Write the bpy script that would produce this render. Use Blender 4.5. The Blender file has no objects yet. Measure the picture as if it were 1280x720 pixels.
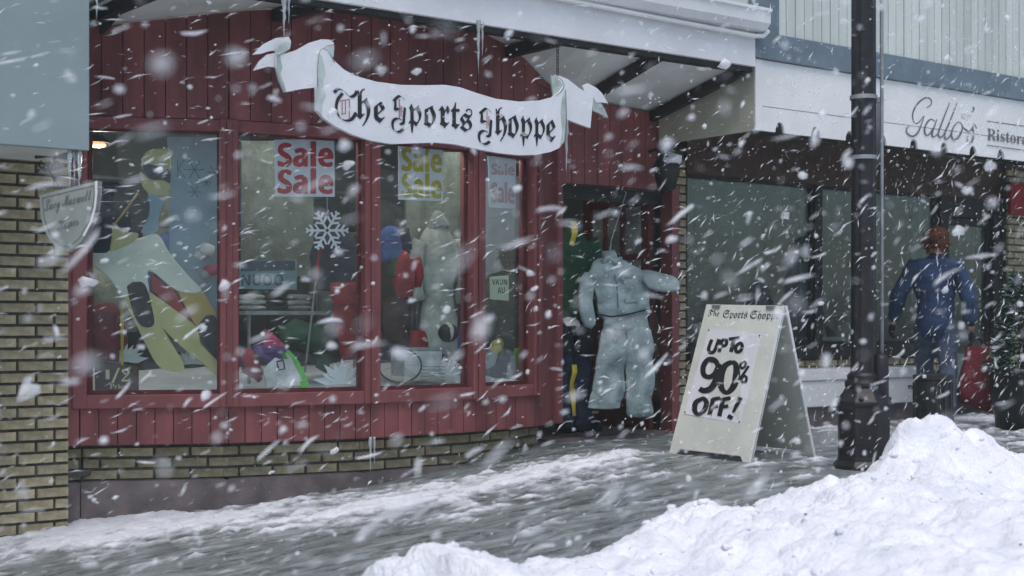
import bpy, bmesh, math, random
from mathutils import Vector, Matrix, noise
random.seed(7)
sc = bpy.context.scene
C = sc.collection
R = math.radians

# ------------------------------------------------------------------ camera, sky, sun, exposure
CAMZ = 0.9
YAW = R(36.3)
F, CX, HY = 1750.0, 640.0, 405.0          # focal length in photo pixels, centre column, horizon row
cd = bpy.data.cameras.new('camera'); cam = bpy.data.objects.new('camera', cd); C.objects.link(cam)
cam.location = (0, 0, CAMZ); cam.rotation_euler = (R(90), 0, -YAW)
cd.sensor_width = 36; cd.lens = F/1280*36; cd.shift_y = (HY-360)/1280
cd.clip_start = 0.05; cd.clip_end = 400
cd.dof.use_dof = True; cd.dof.focus_distance = 9.3; cd.dof.aperture_fstop = 1.9
sc.camera = cam

SUN_EL, SUN_AZ = R(66), R(215)
w = bpy.data.worlds.new('World'); sc.world = w; w.use_nodes = True
nt = w.node_tree; bg = nt.nodes['Background']
sky = nt.nodes.new('ShaderNodeTexSky'); sky.sky_type = 'NISHITA'; sky.sun_disc = False
sky.sun_elevation = SUN_EL; sky.sun_rotation = SUN_AZ
sky.air_density = 1.0; sky.dust_density = 2.5; sky.ozone_density = 1.0; sky.altitude = 0
nt.links.new(sky.outputs[0], bg.inputs[0]); bg.inputs[1].default_value = 0.1
sd = bpy.data.lights.new('sun', 'SUN'); sd.energy = 1.3; sd.angle = R(40); sd.color = (1, .98, .965)
so = bpy.data.objects.new('sun', sd); C.objects.link(so)
so.rotation_euler = Vector((math.sin(SUN_AZ)*math.cos(SUN_EL), math.cos(SUN_AZ)*math.cos(SUN_EL), math.sin(SUN_EL))).to_track_quat('Z', 'Y').to_euler()
sc.view_settings.view_transform = 'Standard'; sc.view_settings.look = 'None'
sc.view_settings.exposure = 0.48; sc.view_settings.gamma = 1; sc.view_settings.use_curve_mapping = False
sc.cycles.max_bounces = 8; sc.cycles.transparent_max_bounces = 32; sc.cycles.diffuse_bounces = 3
sc.cycles.caustics_reflective = False; sc.cycles.caustics_refractive = False

# ------------------------------------------------------------------ measuring helpers
cY, sY = math.cos(YAW), math.sin(YAW)
def ray(px, py):
    u = (px-CX)/F
    return Vector((sY+cY*u, cY-sY*u, (HY-py)/F))
def at(px, py, Y):
    d = ray(px, py); t = Y/d.y
    return Vector((d.x*t, Y, CAMZ+d.z*t))
def atX(px, py, X):
    d = ray(px, py); t = X/d.x
    return Vector((X, d.y*t, CAMZ+d.z*t))
def atD(px, py, t):
    d = ray(px, py); return Vector((d.x*t, d.y*t, CAMZ+d.z*t))
def on(px, py, a, b):                      # on the upright plane through plan points a, b
    d = ray(px, py); n = Vector((b[1]-a[1], a[0]-b[0]))
    t = (n.x*a[0]+n.y*a[1])/(n.x*d.x+n.y*d.y)
    return Vector((d.x*t, d.y*t, CAMZ+d.z*t))
def ground(x):
    return .03-.1*max(0.0, 6.2-max(x, -4.0))

# ------------------------------------------------------------------ materials
def lk(n, a, b): n.links.new(a, b)
def mat(name, col, rough=.6, amt=.18, scale=8, bump=.1, bscale=40, rnd=0.0, stain=None, stretch=None, metal=0, spec=.4, emit=None, trans=0):
    m = bpy.data.materials.new(name); m.use_nodes = True; n = m.node_tree; p = n.nodes['Principled BSDF']
    tc = n.nodes.new('ShaderNodeTexCoord'); mp = n.nodes.new('ShaderNodeMapping'); lk(n, tc.outputs['Object'], mp.inputs[0])
    if stretch: mp.inputs['Scale'].default_value = stretch
    nz = n.nodes.new('ShaderNodeTexNoise'); nz.inputs['Scale'].default_value = scale; nz.inputs['Detail'].default_value = 6
    lk(n, mp.outputs[0], nz.inputs[0])
    mx = n.nodes.new('ShaderNodeMix'); mx.data_type = 'RGBA'
    a = [max(0, c*(1-amt)) for c in col]; b = [min(1, c*(1+amt)) for c in col]
    if stain: a = stain
    mx.inputs[6].default_value = (*a, 1); mx.inputs[7].default_value = (*b, 1)
    rm = n.nodes.new('ShaderNodeMapRange'); rm.inputs[1].default_value = .35; rm.inputs[2].default_value = .65
    lk(n, nz.outputs[0], rm.inputs[0]); lk(n, rm.outputs[0], mx.inputs[0])
    out = mx.outputs[2]
    if rnd:
        oi = n.nodes.new('ShaderNodeObjectInfo'); hs = n.nodes.new('ShaderNodeHueSaturation')
        r1 = n.nodes.new('ShaderNodeMapRange'); r1.inputs[3].default_value = 1-rnd; r1.inputs[4].default_value = 1+rnd
        lk(n, oi.outputs['Random'], r1.inputs[0]); lk(n, r1.outputs[0], hs.inputs['Value']); lk(n, out, hs.inputs['Color']); out = hs.outputs[0]
    lk(n, out, p.inputs['Base Color'])
    if bump:
        b2 = n.nodes.new('ShaderNodeTexNoise'); b2.inputs['Scale'].default_value = bscale; b2.inputs['Detail'].default_value = 5; lk(n, mp.outputs[0], b2.inputs[0])
        bm = n.nodes.new('ShaderNodeBump'); bm.inputs['Strength'].default_value = bump; bm.inputs['Distance'].default_value = .02
        lk(n, b2.outputs[0], bm.inputs['Height']); lk(n, bm.outputs[0], p.inputs['Normal'])
    p.inputs['Roughness'].default_value = rough; p.inputs['Metallic'].default_value = metal; p.inputs['Specular IOR Level'].default_value = spec
    if emit: p.inputs['Emission Color'].default_value = (*emit[0], 1); p.inputs['Emission Strength'].default_value = emit[1]
    if trans: p.inputs['Transmission Weight'].default_value = trans; p.inputs['IOR'].default_value = 1.31
    return m
def glass_mat(name, tint, dirt=.05, refl=1.0):
    m = bpy.data.materials.new(name); m.use_nodes = True; n = m.node_tree
    for x in list(n.nodes): n.nodes.remove(x)
    o = n.nodes.new('ShaderNodeOutputMaterial'); t = n.nodes.new('ShaderNodeBsdfTransparent'); t.inputs[0].default_value = (*tint, 1)
    g = n.nodes.new('ShaderNodeBsdfGlossy'); g.inputs['Roughness'].default_value = .015
    f = n.nodes.new('ShaderNodeFresnel'); f.inputs[0].default_value = 1.5
    ge = n.nodes.new('ShaderNodeNewGeometry'); inv = n.nodes.new('ShaderNodeMath'); inv.operation = 'SUBTRACT'; inv.inputs[0].default_value = refl
    lk(n, ge.outputs['Backfacing'], inv.inputs[1]); mu = n.nodes.new('ShaderNodeMath'); mu.operation = 'MULTIPLY'; mu.use_clamp = True
    lk(n, f.outputs[0], mu.inputs[0]); lk(n, inv.outputs[0], mu.inputs[1])
    tc = n.nodes.new('ShaderNodeTexCoord'); wv = n.nodes.new('ShaderNodeTexNoise'); wv.inputs['Scale'].default_value = 2.2; lk(n, tc.outputs['Object'], wv.inputs[0])
    bp = n.nodes.new('ShaderNodeBump'); bp.inputs['Strength'].default_value = .08; bp.inputs['Distance'].default_value = .05
    lk(n, wv.outputs[0], bp.inputs['Height']); lk(n, bp.outputs[0], g.inputs['Normal'])
    m1 = n.nodes.new('ShaderNodeMixShader'); lk(n, mu.outputs[0], m1.inputs[0]); lk(n, t.outputs[0], m1.inputs[1]); lk(n, g.outputs[0], m1.inputs[2])
    d = n.nodes.new('ShaderNodeBsdfDiffuse'); d.inputs[0].default_value = (.8, .82, .84, 1)     # frost and dried drops on the pane
    dn = n.nodes.new('ShaderNodeTexNoise'); dn.inputs['Scale'].default_value = 5; dn.inputs['Detail'].default_value = 8; lk(n, tc.outputs['Object'], dn.inputs[0])
    dr = n.nodes.new('ShaderNodeMapRange'); dr.inputs[1].default_value = .4; dr.inputs[2].default_value = .75; dr.inputs[4].default_value = dirt*2; dr.inputs[3].default_value = dirt*.4
    lk(n, dn.outputs[0], dr.inputs[0]); m2 = n.nodes.new('ShaderNodeMixShader'); lk(n, dr.outputs[0], m2.inputs[0]); lk(n, m1.outputs[0], m2.inputs[1]); lk(n, d.outputs[0], m2.inputs[2])
    lk(n, m2.outputs[0], o.inputs[0]); return m

M = {}
M['red'] = mat('red_paint', (.195, .06, .061), .6, .35, 5, .12, 60, rnd=.12, stretch=(1, 1, .25))
M['red_post'] = mat('red_post_paint', (.215, .068, .07), .55, .15, 10, .06, 50, stretch=(1, 1, .3))
M['red_dark'] = mat('dark_red_paint', (.1, .02, .024), .5, .2, 10, .06)
M['brick'] = mat('buff_brick', (.36, .315, .2), .85, .25, 18, .4, 90, rnd=.2)
M['mortar'] = mat('dark_mortar', (.08, .073, .062), .95, .3, 40, .3, 120)
M['plinth'] = mat('maroon_plinth', (.15, .125, .125), .8, .25, 7, .2, 60)
M['white'] = mat('white_paint', (.74, .75, .76), .5, .06, 3, .05, 30)
M['white2'] = mat('white_board', (.78, .79, .78), .45, .05, 3, .04, 30)
M['soffit'] = mat('soffit_paint', (.72, .76, .73), .7, .1, 3, .1, 30)
M['dark'] = mat('dark_timber', (.022, .02, .02), .6, .3, 10, .2)
M['brown'] = mat('brown_timber', (.07, .04, .03), .6, .3, 10, .2)
M['slate'] = mat('blue_grey_trim', (.14, .19, .225), .5, .12, 6, .1)
M['siding'] = mat('pale_siding', (.56, .6, .56), .6, .1, 5, .15, 40, rnd=.06, stretch=(1, 1, .15))
M['boxpaint'] = mat('grey_blue_panel', (.25, .315, .325), .45, .08, 1.2, .03)
M['cream'] = mat('cream_panel', (.5, .5, .4), .6, .12, 3, .1)
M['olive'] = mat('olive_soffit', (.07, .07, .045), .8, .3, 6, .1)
M['black'] = mat('black_metal', (.016, .015, .018), .45, .3, 10, .2, 50, stain=(.009, .008, .01))
M['iron'] = mat('black_iron', (.02, .02, .02), .5, .3)
M['grey_metal'] = mat('grey_metal', (.3, .32, .33), .4, .15, metal=.4)
M['board'] = mat('sign_board', (.66, .68, .61), .55, .08, 4, .06)
M['paper'] = mat('white_paper', (.74, .74, .78), .6, .05, 4, .03)
M['ink'] = mat('black_ink', (.016, .016, .018), .5, .2, 10, 0)
M['ink_red'] = mat('red_ink', (.5, .03, .04), .5, .1, 10, 0)
M['ink_line'] = mat('red_liner', (.35, .1, .1), .5, .1, 10, 0)
M['ink_yel'] = mat('yellow_ink', (.5, .43, .03), .5, .1, 10, 0)
M['ink_pink'] = mat('faded_red_ink', (.55, .28, .3), .6, .1, 10, 0)
M['ink_cream'] = mat('cream_ink', (.62, .58, .33), .5, .1, 10, 0)
M['ink_grey'] = mat('grey_ink', (.13, .125, .13), .5, .1, 10, 0)
M['shield'] = mat('shield_paint', (.3, .34, .31), .5, .15, 4, .1)
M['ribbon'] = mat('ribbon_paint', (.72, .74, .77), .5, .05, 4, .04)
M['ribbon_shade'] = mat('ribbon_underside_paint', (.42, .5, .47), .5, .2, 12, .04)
M['snow'] = mat('snow', (.82, .84, .895), .75, .06, 5, .8, 38, spec=.25, stain=(.73, .75, .81))
M['slush'] = mat('slush', (.6, .64, .7), .5, .25, 6, .6, 40, stain=(.38, .42, .46))
M['flake'] = mat('snowflake_white', (.86, .88, .9), .9, .03, 3, 0)
n_ = M['flake'].node_tree; ms = n_.nodes.new('ShaderNodeMixShader'); tb = n_.nodes.new('ShaderNodeBsdfTransparent'); zf = n_.nodes.new('ShaderNodeTexNoise'); zf.inputs['Scale'].default_value = 9; tf = n_.nodes.new('ShaderNodeTexCoord'); lk(n_, tf.outputs['Object'], zf.inputs[0]); rf = n_.nodes.new('ShaderNodeMapRange'); rf.inputs[1].default_value = .3; rf.inputs[2].default_value = .7; rf.inputs[3].default_value = .12; rf.inputs[4].default_value = .72; lk(n_, zf.outputs[0], rf.inputs[0]); lk(n_, rf.outputs[0], ms.inputs[0])   # part transparent, so long flakes read as blurred motion streaks
lk(n_, tb.outputs[0], ms.inputs[1]); lk(n_, n_.nodes['Principled BSDF'].outputs[0], ms.inputs[2]); lk(n_, ms.outputs[0], n_.nodes['Material Output'].inputs[0])
M['cotton'] = mat('display_snow', (.78, .84, .85), .9, .06, 8, .5, 30)
M['ice'] = mat('ice', (.75, .83, .86), .12, .1, 20, .3, 60, spec=.6, trans=.55)
M['glass'] = glass_mat('shop_glass', (.93, .97, .97), .016, 1.1)
M['glass_frost'] = glass_mat('frosted_glass', (.9, .95, .95), .22, 1.2)
M['glass2'] = glass_mat('restaurant_glass', (.78, .88, .85), .05, 1.15)
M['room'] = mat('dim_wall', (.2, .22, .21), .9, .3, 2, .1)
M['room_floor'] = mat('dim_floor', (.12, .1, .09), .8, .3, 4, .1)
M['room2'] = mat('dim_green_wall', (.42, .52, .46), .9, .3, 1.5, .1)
M['bulb'] = mat('lit_bulb', (1, .7, .4), .5, 0, 5, 0, emit=((1, .36, .1), 1.6))
M['skin'] = mat('skin', (.5, .3, .22), .5, .1)
def cloth(name, col, amt=.25): 
    if name not in M: M[name] = mat(name, col, .9, amt, 9, .4, 35)
    return M[name]
cloth('screen_green', (.17, .21, .18)); cloth('suit_blue', (.29, .37, .375), .2); cloth('navy', (.022, .03, .06)); cloth('cloth_red', (.3, .025, .03)); cloth('cloth_pink', (.38, .05, .12))
cloth('cloth_green', (.02, .07, .035)); cloth('cloth_lime', (.16, .55, .08)); cloth('cloth_grey', (.3, .33, .32)); cloth('cloth_blue', (.07, .12, .3))
cloth('cloth_pale', (.45, .48, .42)); cloth('cloth_yellow', (.5, .42, .05)); cloth('cloth_black', (.014, .014, .018)); cloth('cloth_white', (.65, .66, .64)); cloth('cloth_purple', (.12, .05, .2))
cloth('jacket_blue', (.025, .05, .115)); cloth('jeans', (.065, .09, .14)); cloth('hair_red', (.14, .05, .026)); cloth('hair_dark', (.02, .013, .01)); cloth('coat_green', (.035, .045, .043))
cloth('bag_red', (.16, .02, .033), .15); cloth('fur', (.3, .3, .28)); cloth('brown_cloth', (.06, .035, .03))
for k, c in dict(sk_yellow=(.52, .5, .24), sk_white=(.68, .71, .62), sk_dark=(.02, .03, .04), sk_blue=(.24, .36, .43), sk_orange=(.45, .34, .12), sk_red=(.28, .05, .06), poster_blue=(.3, .42, .5), poster_teal=(.2, .33, .36), sky_reflection_paint=(.66, .75, .82), card=(.55, .62, .42), poster_navy=(.05, .08, .11)).items():
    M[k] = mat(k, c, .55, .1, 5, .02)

# pavement: wet asphalt with thin slush driven along it in streaks
def pave_mat():
    m = mat('wet_pavement', (.05, .056, .054), .3, .3, 12, .6, 30); n = m.node_tree; p = n.nodes['Principled BSDF']
    tc = n.nodes.new('ShaderNodeTexCoord'); mp = n.nodes.new('ShaderNodeMapping'); mp.inputs['Scale'].default_value = (2.2, 6, 1); mp.inputs['Rotation'].default_value = (0, 0, R(5))
    lk(n, tc.outputs['Object'], mp.inputs[0])
    z = n.nodes.new('ShaderNodeTexNoise'); z.inputs['Scale'].default_value = 1.6; z.inputs['Detail'].default_value = 9; z.inputs['Roughness'].default_value = .8; z.inputs['Distortion'].default_value = .6; lk(n, mp.outputs[0], z.inputs[0])
    r = n.nodes.new('ShaderNodeMapRange'); r.inputs[1].default_value = .4; r.inputs[2].default_value = .64; r.inputs[3].default_value = .1; r.inputs[4].default_value = .9; lk(n, z.outputs[0], r.inputs[0])
    old = p.inputs['Base Color'].links[0].from_socket
    mx = n.nodes.new('ShaderNodeMix'); mx.data_type = 'RGBA'; lk(n, r.outputs[0], mx.inputs[0]); lk(n, old, mx.inputs[6]); mx.inputs[7].default_value = (.36, .41, .42, 1)
    lk(n, mx.outputs[2], p.inputs['Base Color'])
    rr = n.nodes.new('ShaderNodeMapRange'); rr.inputs[3].default_value = .2; rr.inputs[4].default_value = .65; lk(n, r.outputs[0], rr.inputs[0]); lk(n, rr.outputs[0], p.inputs['Roughness'])
    return m
M['pave'] = pave_mat()

# ------------------------------------------------------------------ mesh builder
class MB:
    def __init__(s): s.v = []; s.f = []
    def add(s, vs, fs):
        k = len(s.v); s.v += [Vector(v) for v in vs]; s.f += [tuple(i+k for i in f) for f in fs]; return s
    def hexa(s, p):                        # 8 corners: bottom loop then top loop
        return s.add(p, [(3, 2, 1, 0), (4, 5, 6, 7), (0, 1, 5, 4), (1, 2, 6, 5), (2, 3, 7, 6), (3, 0, 4, 7)])
    def box(s, a, b):
        (x0, y0, z0), (x1, y1, z1) = a, b
        return s.hexa([(x0, y0, z0), (x1, y0, z0), (x1, y1, z0), (x0, y1, z0), (x0, y0, z1), (x1, y0, z1), (x1, y1, z1), (x0, y1, z1)])
    def bar(s, p, q, w_, h, up=(0, 0, 1)):
        p, q = Vector(p), Vector(q); d = (q-p).normalized(); up = Vector(up)
        sd_ = d.cross(up).normalized()*w_/2; u = sd_.cross(d).normalized()*h/2
        return s.hexa([p-sd_-u, p+sd_-u, p+sd_+u, p-sd_+u, q-sd_-u, q+sd_-u, q+sd_+u, q-sd_+u])
    def tube(s, pts, rad, n=8, cap=True, flat=1.0, jit=0):
        pts = [Vector(p) for p in pts]; rad = rad if isinstance(rad, (list, tuple)) else [rad]*len(pts)
        k = len(s.v); L = len(pts); X = None
        for i, p in enumerate(pts):
            d = (pts[min(i+1, L-1)]-pts[max(i-1, 0)]).normalized()
            if X is None: X = d.orthogonal().normalized() if abs(d.z) < .7 else (Vector((1, 0, 0))-d*d.x).normalized()
            else: X = (X-d*X.dot(d)).normalized()
            Yv = d.cross(X); r = rad[i]; rx, ry = (r if isinstance(r, (list, tuple)) else (r, r*flat))
            for j in range(n):
                a = 2*math.pi*j/n; q = p+X*math.cos(a)*rx+Yv*math.sin(a)*ry
                if jit: q = q+noise.noise_vector(q*9)*jit
                s.v.append(q)
        for i in range(L-1):
            for j in range(n):
                s.f.append((k+i*n+j, k+i*n+(j+1) % n, k+(i+1)*n+(j+1) % n, k+(i+1)*n+j))
        if cap: s.f.append(tuple(k+j for j in range(n))[::-1]); s.f.append(tuple(k+(L-1)*n+j for j in range(n)))
        return s
    def prism(s, pts, dv):
        pts = [Vector(p) for p in pts]; dv = Vector(dv); n = len(pts)
        return s.add(pts+[p+dv for p in pts], [tuple(range(n)), tuple(range(2*n-1, n-1, -1))]+[(i, i+n, (i+1) % n+n, (i+1) % n) for i in range(n)])
    def ball(s, c, r, sx=1, sy=1, sz=1, jit=0, seed=0, sub=2):
        b = bmesh.new(); bmesh.ops.create_icosphere(b, subdivisions=sub, radius=1); c = Vector(c); vs = []
        for v in b.verts:
            k = 1+jit*noise.noise(v.co*2.1+Vector((seed*7.3, seed*3.1, seed)))
            vs.append(c+Vector((v.co.x*sx, v.co.y*sy, v.co.z*sz))*r*k)
        s.add(vs, [tuple(v.index for v in f.verts) for f in b.faces]); b.free(); return s
WL = {}
def link(name, me, parent=None, loc=None):
    o = bpy.data.objects.new(name, me); C.objects.link(o); pw = WL[parent.name] if parent else Vector((0, 0, 0))
    loc = Vector(loc) if loc is not None else pw
    o.parent = parent; o.location = loc-pw; WL[o.name] = loc; return o
def obj(name, mb, m, parent=None, loc=None, smooth=False, bevel=0):
    pw = Vector(loc) if loc is not None else (WL[parent.name] if parent else (sum(mb.v, Vector())/len(mb.v)))
    if loc is None and not parent: pw.z = min(v.z for v in mb.v)
    me = bpy.data.meshes.new(name); me.from_pydata([v-pw for v in mb.v], [], mb.f)
    b = bmesh.new(); b.from_mesh(me); bmesh.ops.recalc_face_normals(b, faces=b.faces)
    b.to_mesh(me); b.free()
    me.materials.append(M[m] if isinstance(m, str) else m)
    if smooth: me.polygons.foreach_set('use_smooth', [True]*len(me.polygons))
    o = link(name, me, parent, pw)
    if bevel:
        bv = o.modifiers.new('bevel', 'BEVEL'); bv.width = bevel; bv.segments = 2; bv.limit_method = 'ANGLE'
    return o
def tag(o, label=None, cat=None, group=None, kind=None):
    if label: o['label'] = label
    if cat: o['category'] = cat
    if group: o['group'] = group
    if kind: o['kind'] = kind
    return o
def thing(name, loc, label, cat, group=None):
    o = link(name, None, None, loc); return tag(o, label, cat, group)
def copy_tree(o, loc, label):
    c = o.copy(); C.objects.link(c); c.location = loc; c['label'] = label
    for ch in [x for x in bpy.data.objects if x.parent == o]:
        d = ch.copy(); C.objects.link(d); d.parent = c
    return c
def text_mb(body, fit, frame, depth=.002, off=.0, size=1.0):
    """letters of body scaled into the box fit=(x0,y0,x1,y1) of frame(x,y,z)->world"""
    c = bpy.data.curves.new('letters', 'FONT'); c.body = body; c.size = size; c.resolution_u = 3
    o = bpy.data.objects.new('letters', c); C.objects.link(o)
    dg = bpy.context.evaluated_depsgraph_get(); dg.update()
    me = bpy.data.meshes.new_from_object(o.evaluated_get(dg))
    C.objects.unlink(o); bpy.data.objects.remove(o); bpy.data.curves.remove(c)
    vs = [v.co.copy() for v in me.vertices]; fs = [tuple(p.vertices) for p in me.polygons]; bpy.data.meshes.remove(me)
    x0 = min(v.x for v in vs); x1 = max(v.x for v in vs); y0 = min(v.y for v in vs); y1 = max(v.y for v in vs)
    mb = MB(); mb.add([frame(fit[0]+(v.x-x0)/(x1-x0)*(fit[2]-fit[0]), fit[1]+(v.y-y0)/(y1-y0)*(fit[3]-fit[1]), off) for v in vs], fs)
    return mb
def join(*mbs):
    r = MB()
    for m in mbs: r.add(m.v, m.f)
    return r
def smoothpts(pts, n=6):
    out = []
    for i in range(len(pts)-1):
        p0, p1, p2, p3 = [Vector(pts[max(0, min(len(pts)-1, i+k))]) for k in (-1, 0, 1, 2)]
        for j in range(n):
            t = j/n
            out.append(.5*((2*p1)+(p2-p0)*t+(2*p0-5*p1+4*p2-p3)*t*t+(3*p1-p0-3*p2+p3)*t**3))
    out.append(Vector(pts[-1])); return out
def nib(mb, pts, nv, frame, off, smooth=True):
    """a broad-pen stroke: nv is the half nib as a vector in the frame"""
    P = smoothpts(pts) if smooth else [Vector(p) for p in pts]; vs = []
    for p in P: vs += [frame(p.x-nv[0], p.y-nv[1], off), frame(p.x+nv[0], p.y+nv[1], off)]
    mb.add(vs, [(2*i, 2*i+1, 2*i+3, 2*i+2) for i in range(len(P)-1)]); return mb
def pen(mb, pts, wd, frame, off, smooth=True):
    P = smoothpts(pts) if smooth else [Vector(p) for p in pts]; L = len(P); vs = []
    for i, p in enumerate(P):
        d = (P[min(i+1, L-1)]-P[max(i-1, 0)]); d = d.normalized() if d.length > 1e-9 else Vector((1, 0)); nrm = Vector((-d.y, d.x))
        t = i/(L-1); wv = wd if not isinstance(wd, (list, tuple)) else wd[min(int(t*(len(wd)-1)), len(wd)-2)]*(1-(t*(len(wd)-1) % 1 if t < 1 else 1))+wd[min(int(t*(len(wd)-1)), len(wd)-2)+1]*((t*(len(wd)-1) % 1) if t < 1 else 1)
        a, b = p+nrm*wv/2, p-nrm*wv/2; vs += [frame(a.x, a.y, off), frame(b.x, b.y, off)]
    mb.add(vs, [(2*i, 2*i+1, 2*i+3, 2*i+2) for i in range(L-1)]); return mb

# bricks: one shared mesh per cut length
BR = {}
def brick_mesh(L, depth=.045, h=.057):
    k = (round(L, 3), depth, h)
    if k not in BR:
        mb = MB(); e = .004; d = depth
        mb.hexa([(-L/2, 0, -h/2), (L/2, 0, -h/2), (L/2, d, -h/2), (-L/2, d, -h/2), (-L/2, 0, h/2), (L/2, 0, h/2), (L/2, d, h/2), (-L/2, d, h/2)])
        mb.v[0] += Vector((e, 0, e)); mb.v[1] += Vector((-e, 0, e)); mb.v[4] += Vector((e, 0, -e)); mb.v[5] += Vector((-e, 0, -e))
        me = bpy.data.meshes.new('brick'); me.from_pydata(mb.v, [], mb.f); me.materials.append(M['brick']); BR[k] = me
    return BR[k]
def brick_row_wall(parent, a, b, z0, z1, L=.203, h=.057, j=.0105, phase=0, proud=.008):
    """bricks laid along plan line a->b (front face line), the street on the right-hand side of a->b"""
    a, b = Vector((a[0], a[1])), Vector((b[0], b[1])); d = b-a; W = d.length; d.normalize(); ang = math.atan2(d.y, d.x)
    z = z0+h/2; r = 0
    while z+h/2 <= z1+.002:
        x = -(L+j)*(.5 if (r+phase) % 2 else 0)
        while x < W-.02:
            l, rr = max(0, x), min(W, x+L)
            if rr-l > .03:
                c = a+d*((l+rr)/2); o = link('brick', brick_mesh(rr-l, h=h), parent, (c.x, c.y, z))
                o.rotation_euler = (random.uniform(-.006, .006), random.uniform(-.006, .006), ang+random.uniform(-.006, .006))
                o.location += Vector((d.y, -d.x, 0))*random.uniform(.002, proud)
            x += L+j
        z += h+j; r += 1

# ================================================================== ground
def grid(x0, x1, y0, y1, nx, ny, fn):
    mb = MB(); mb.v = [Vector((x0+(x1-x0)*i/nx, y0+(y1-y0)*k/ny, 0)) for k in range(ny+1) for i in range(nx+1)]
    for v in mb.v: v.z = fn(v.x, v.y)
    mb.f = [(k*(nx+1)+i, k*(nx+1)+i+1, (k+1)*(nx+1)+i+1, (k+1)*(nx+1)+i) for k in range(ny) for i in range(nx)]
    return mb
tag(obj('street', grid(-44, 44, -44, 44, 176, 40, lambda x, y: ground(x)-.13), 'slush', loc=(0, 0, 0)), kind='structure')
sw = grid(-10, 20, 5.25, 8.6, 80, 8, lambda x, y: ground(x))
obj_sw = tag(obj('sidewalk', sw, 'pave', loc=(0, 0, 0)), kind='structure')
kb = MB()
for i in range(-10, 20): kb.hexa([(i, 5.1, ground(i)-.2), (i+.99, 5.1, ground(i+.99)-.2), (i+.99, 5.25, ground(i+.99)-.2), (i, 5.25, ground(i)-.2), (i, 5.1, ground(i)+.004), (i+.99, 5.1, ground(i+.99)+.004), (i+.99, 5.25, ground(i+.99)+.004), (i, 5.25, ground(i)+.004)])
tag(obj('kerb', kb, 'pave', loc=(0, 0, 0)), kind='structure')

# ================================================================== sports shop
V = [(2.862, 8.242), (3.647, 7.872), (4.539, 7.698), (5.382, 7.736), (5.987, 7.884), (6.309, 8.047)]
DOORR = (7.64, 8.3)
Z_PB, Z_RAIL0, Z_SILL, Z_HEAD, Z_LINT = .176, .395, .477, 2.066, 2.138
shop = thing('sports_shop', (4.6, 8.3, -.1), 'maroon timber shop front with four bowed windows and an arched board gable', 'shop')
def seg(i):
    a, b = Vector(V[i]), Vector(V[i+1]); d = (b-a); L = d.length; d.normalize(); n = Vector((d.y, -d.x)); return a, d, n, L
def P3(p, z): return Vector((p.x, p.y, z))
# lower panel boards, rails, posts
for i in range(5):
    a, d, n, L = seg(i); k = max(1, round(L/.103)); wd = L/k
    for j in range(k):
        p, q = a+d*(j*wd+.0028), a+d*((j+1)*wd-.0028); o_ = n*random.uniform(0, .003); bk = -n*.03
        top = Z_RAIL0 if i < 4 else 2.6
        if i == 4 and j < 0: continue
        obj('board', MB().hexa([P3(p+o_, Z_PB), P3(q+o_, Z_PB), P3(q+bk, Z_PB), P3(p+bk, Z_PB), P3(p+o_, top), P3(q+o_, top), P3(q+bk, top), P3(p+bk, top)]), 'red', shop)
    bk, ft = -n*.055, -n*.022
    obj('backing', MB().hexa([P3(a+ft, Z_PB+.01), P3(a+d*L+ft, Z_PB+.01), P3(a+d*L+bk, Z_PB+.01), P3(a+bk, Z_PB+.01), P3(a+ft, Z_RAIL0), P3(a+d*L+ft, Z_RAIL0), P3(a+d*L+bk, Z_RAIL0), P3(a+bk, Z_RAIL0)]), 'red_dark', shop)
    if i < 4:
        for nm, z0, z1, pr in (('sill_rail', Z_RAIL0, Z_SILL, .03), ('head_rail', Z_HEAD, Z_LINT, .02)):
            f_ = n*pr; b_ = -n*.09
            obj(nm, MB().hexa([P3(a+f_, z0), P3(a+d*L+f_, z0), P3(a+d*L+b_, z0), P3(a+b_, z0), P3(a+f_, z1), P3(a+d*L+f_, z1), P3(a+d*L+b_, z1), P3(a+b_, z1)]), 'red_post', shop, bevel=.006)
        win = link('window', None, shop, P3(a, Z_SILL))
        g0, g1 = -n*.045, -n*.051; e = .05
        obj('pane', MB().hexa([P3(a+d*.03+g0, Z_SILL), P3(a+d*(L-.03)+g0, Z_SILL), P3(a+d*(L-.03)+g1, Z_SILL), P3(a+d*.03+g1, Z_SILL), P3(a+d*.03+g0, Z_HEAD), P3(a+d*(L-.03)+g0, Z_HEAD), P3(a+d*(L-.03)+g1, Z_HEAD), P3(a+d*.03+g1, Z_HEAD)]), 'glass', win)
        fr = MB()
        for (s0, s1, z0, z1) in ((.04, .04+.03, Z_SILL, Z_HEAD), (L-.07, L-.04, Z_SILL, Z_HEAD), (.07, L-.07, Z_SILL, Z_SILL+.025), (.07, L-.07, Z_HEAD-.012, Z_HEAD)):
            f_, b_ = -n*.02, -n*.044
            fr.hexa([P3(a+d*s0+f_, z0), P3(a+d*s1+f_, z0), P3(a+d*s1+b_, z0), P3(a+d*s0+b_, z0), P3(a+d*s0+f_, z1), P3(a+d*s1+f_, z1), P3(a+d*s1+b_, z1), P3(a+d*s0+b_, z1)])
        obj('frame', fr, 'red_dark', win)
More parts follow.
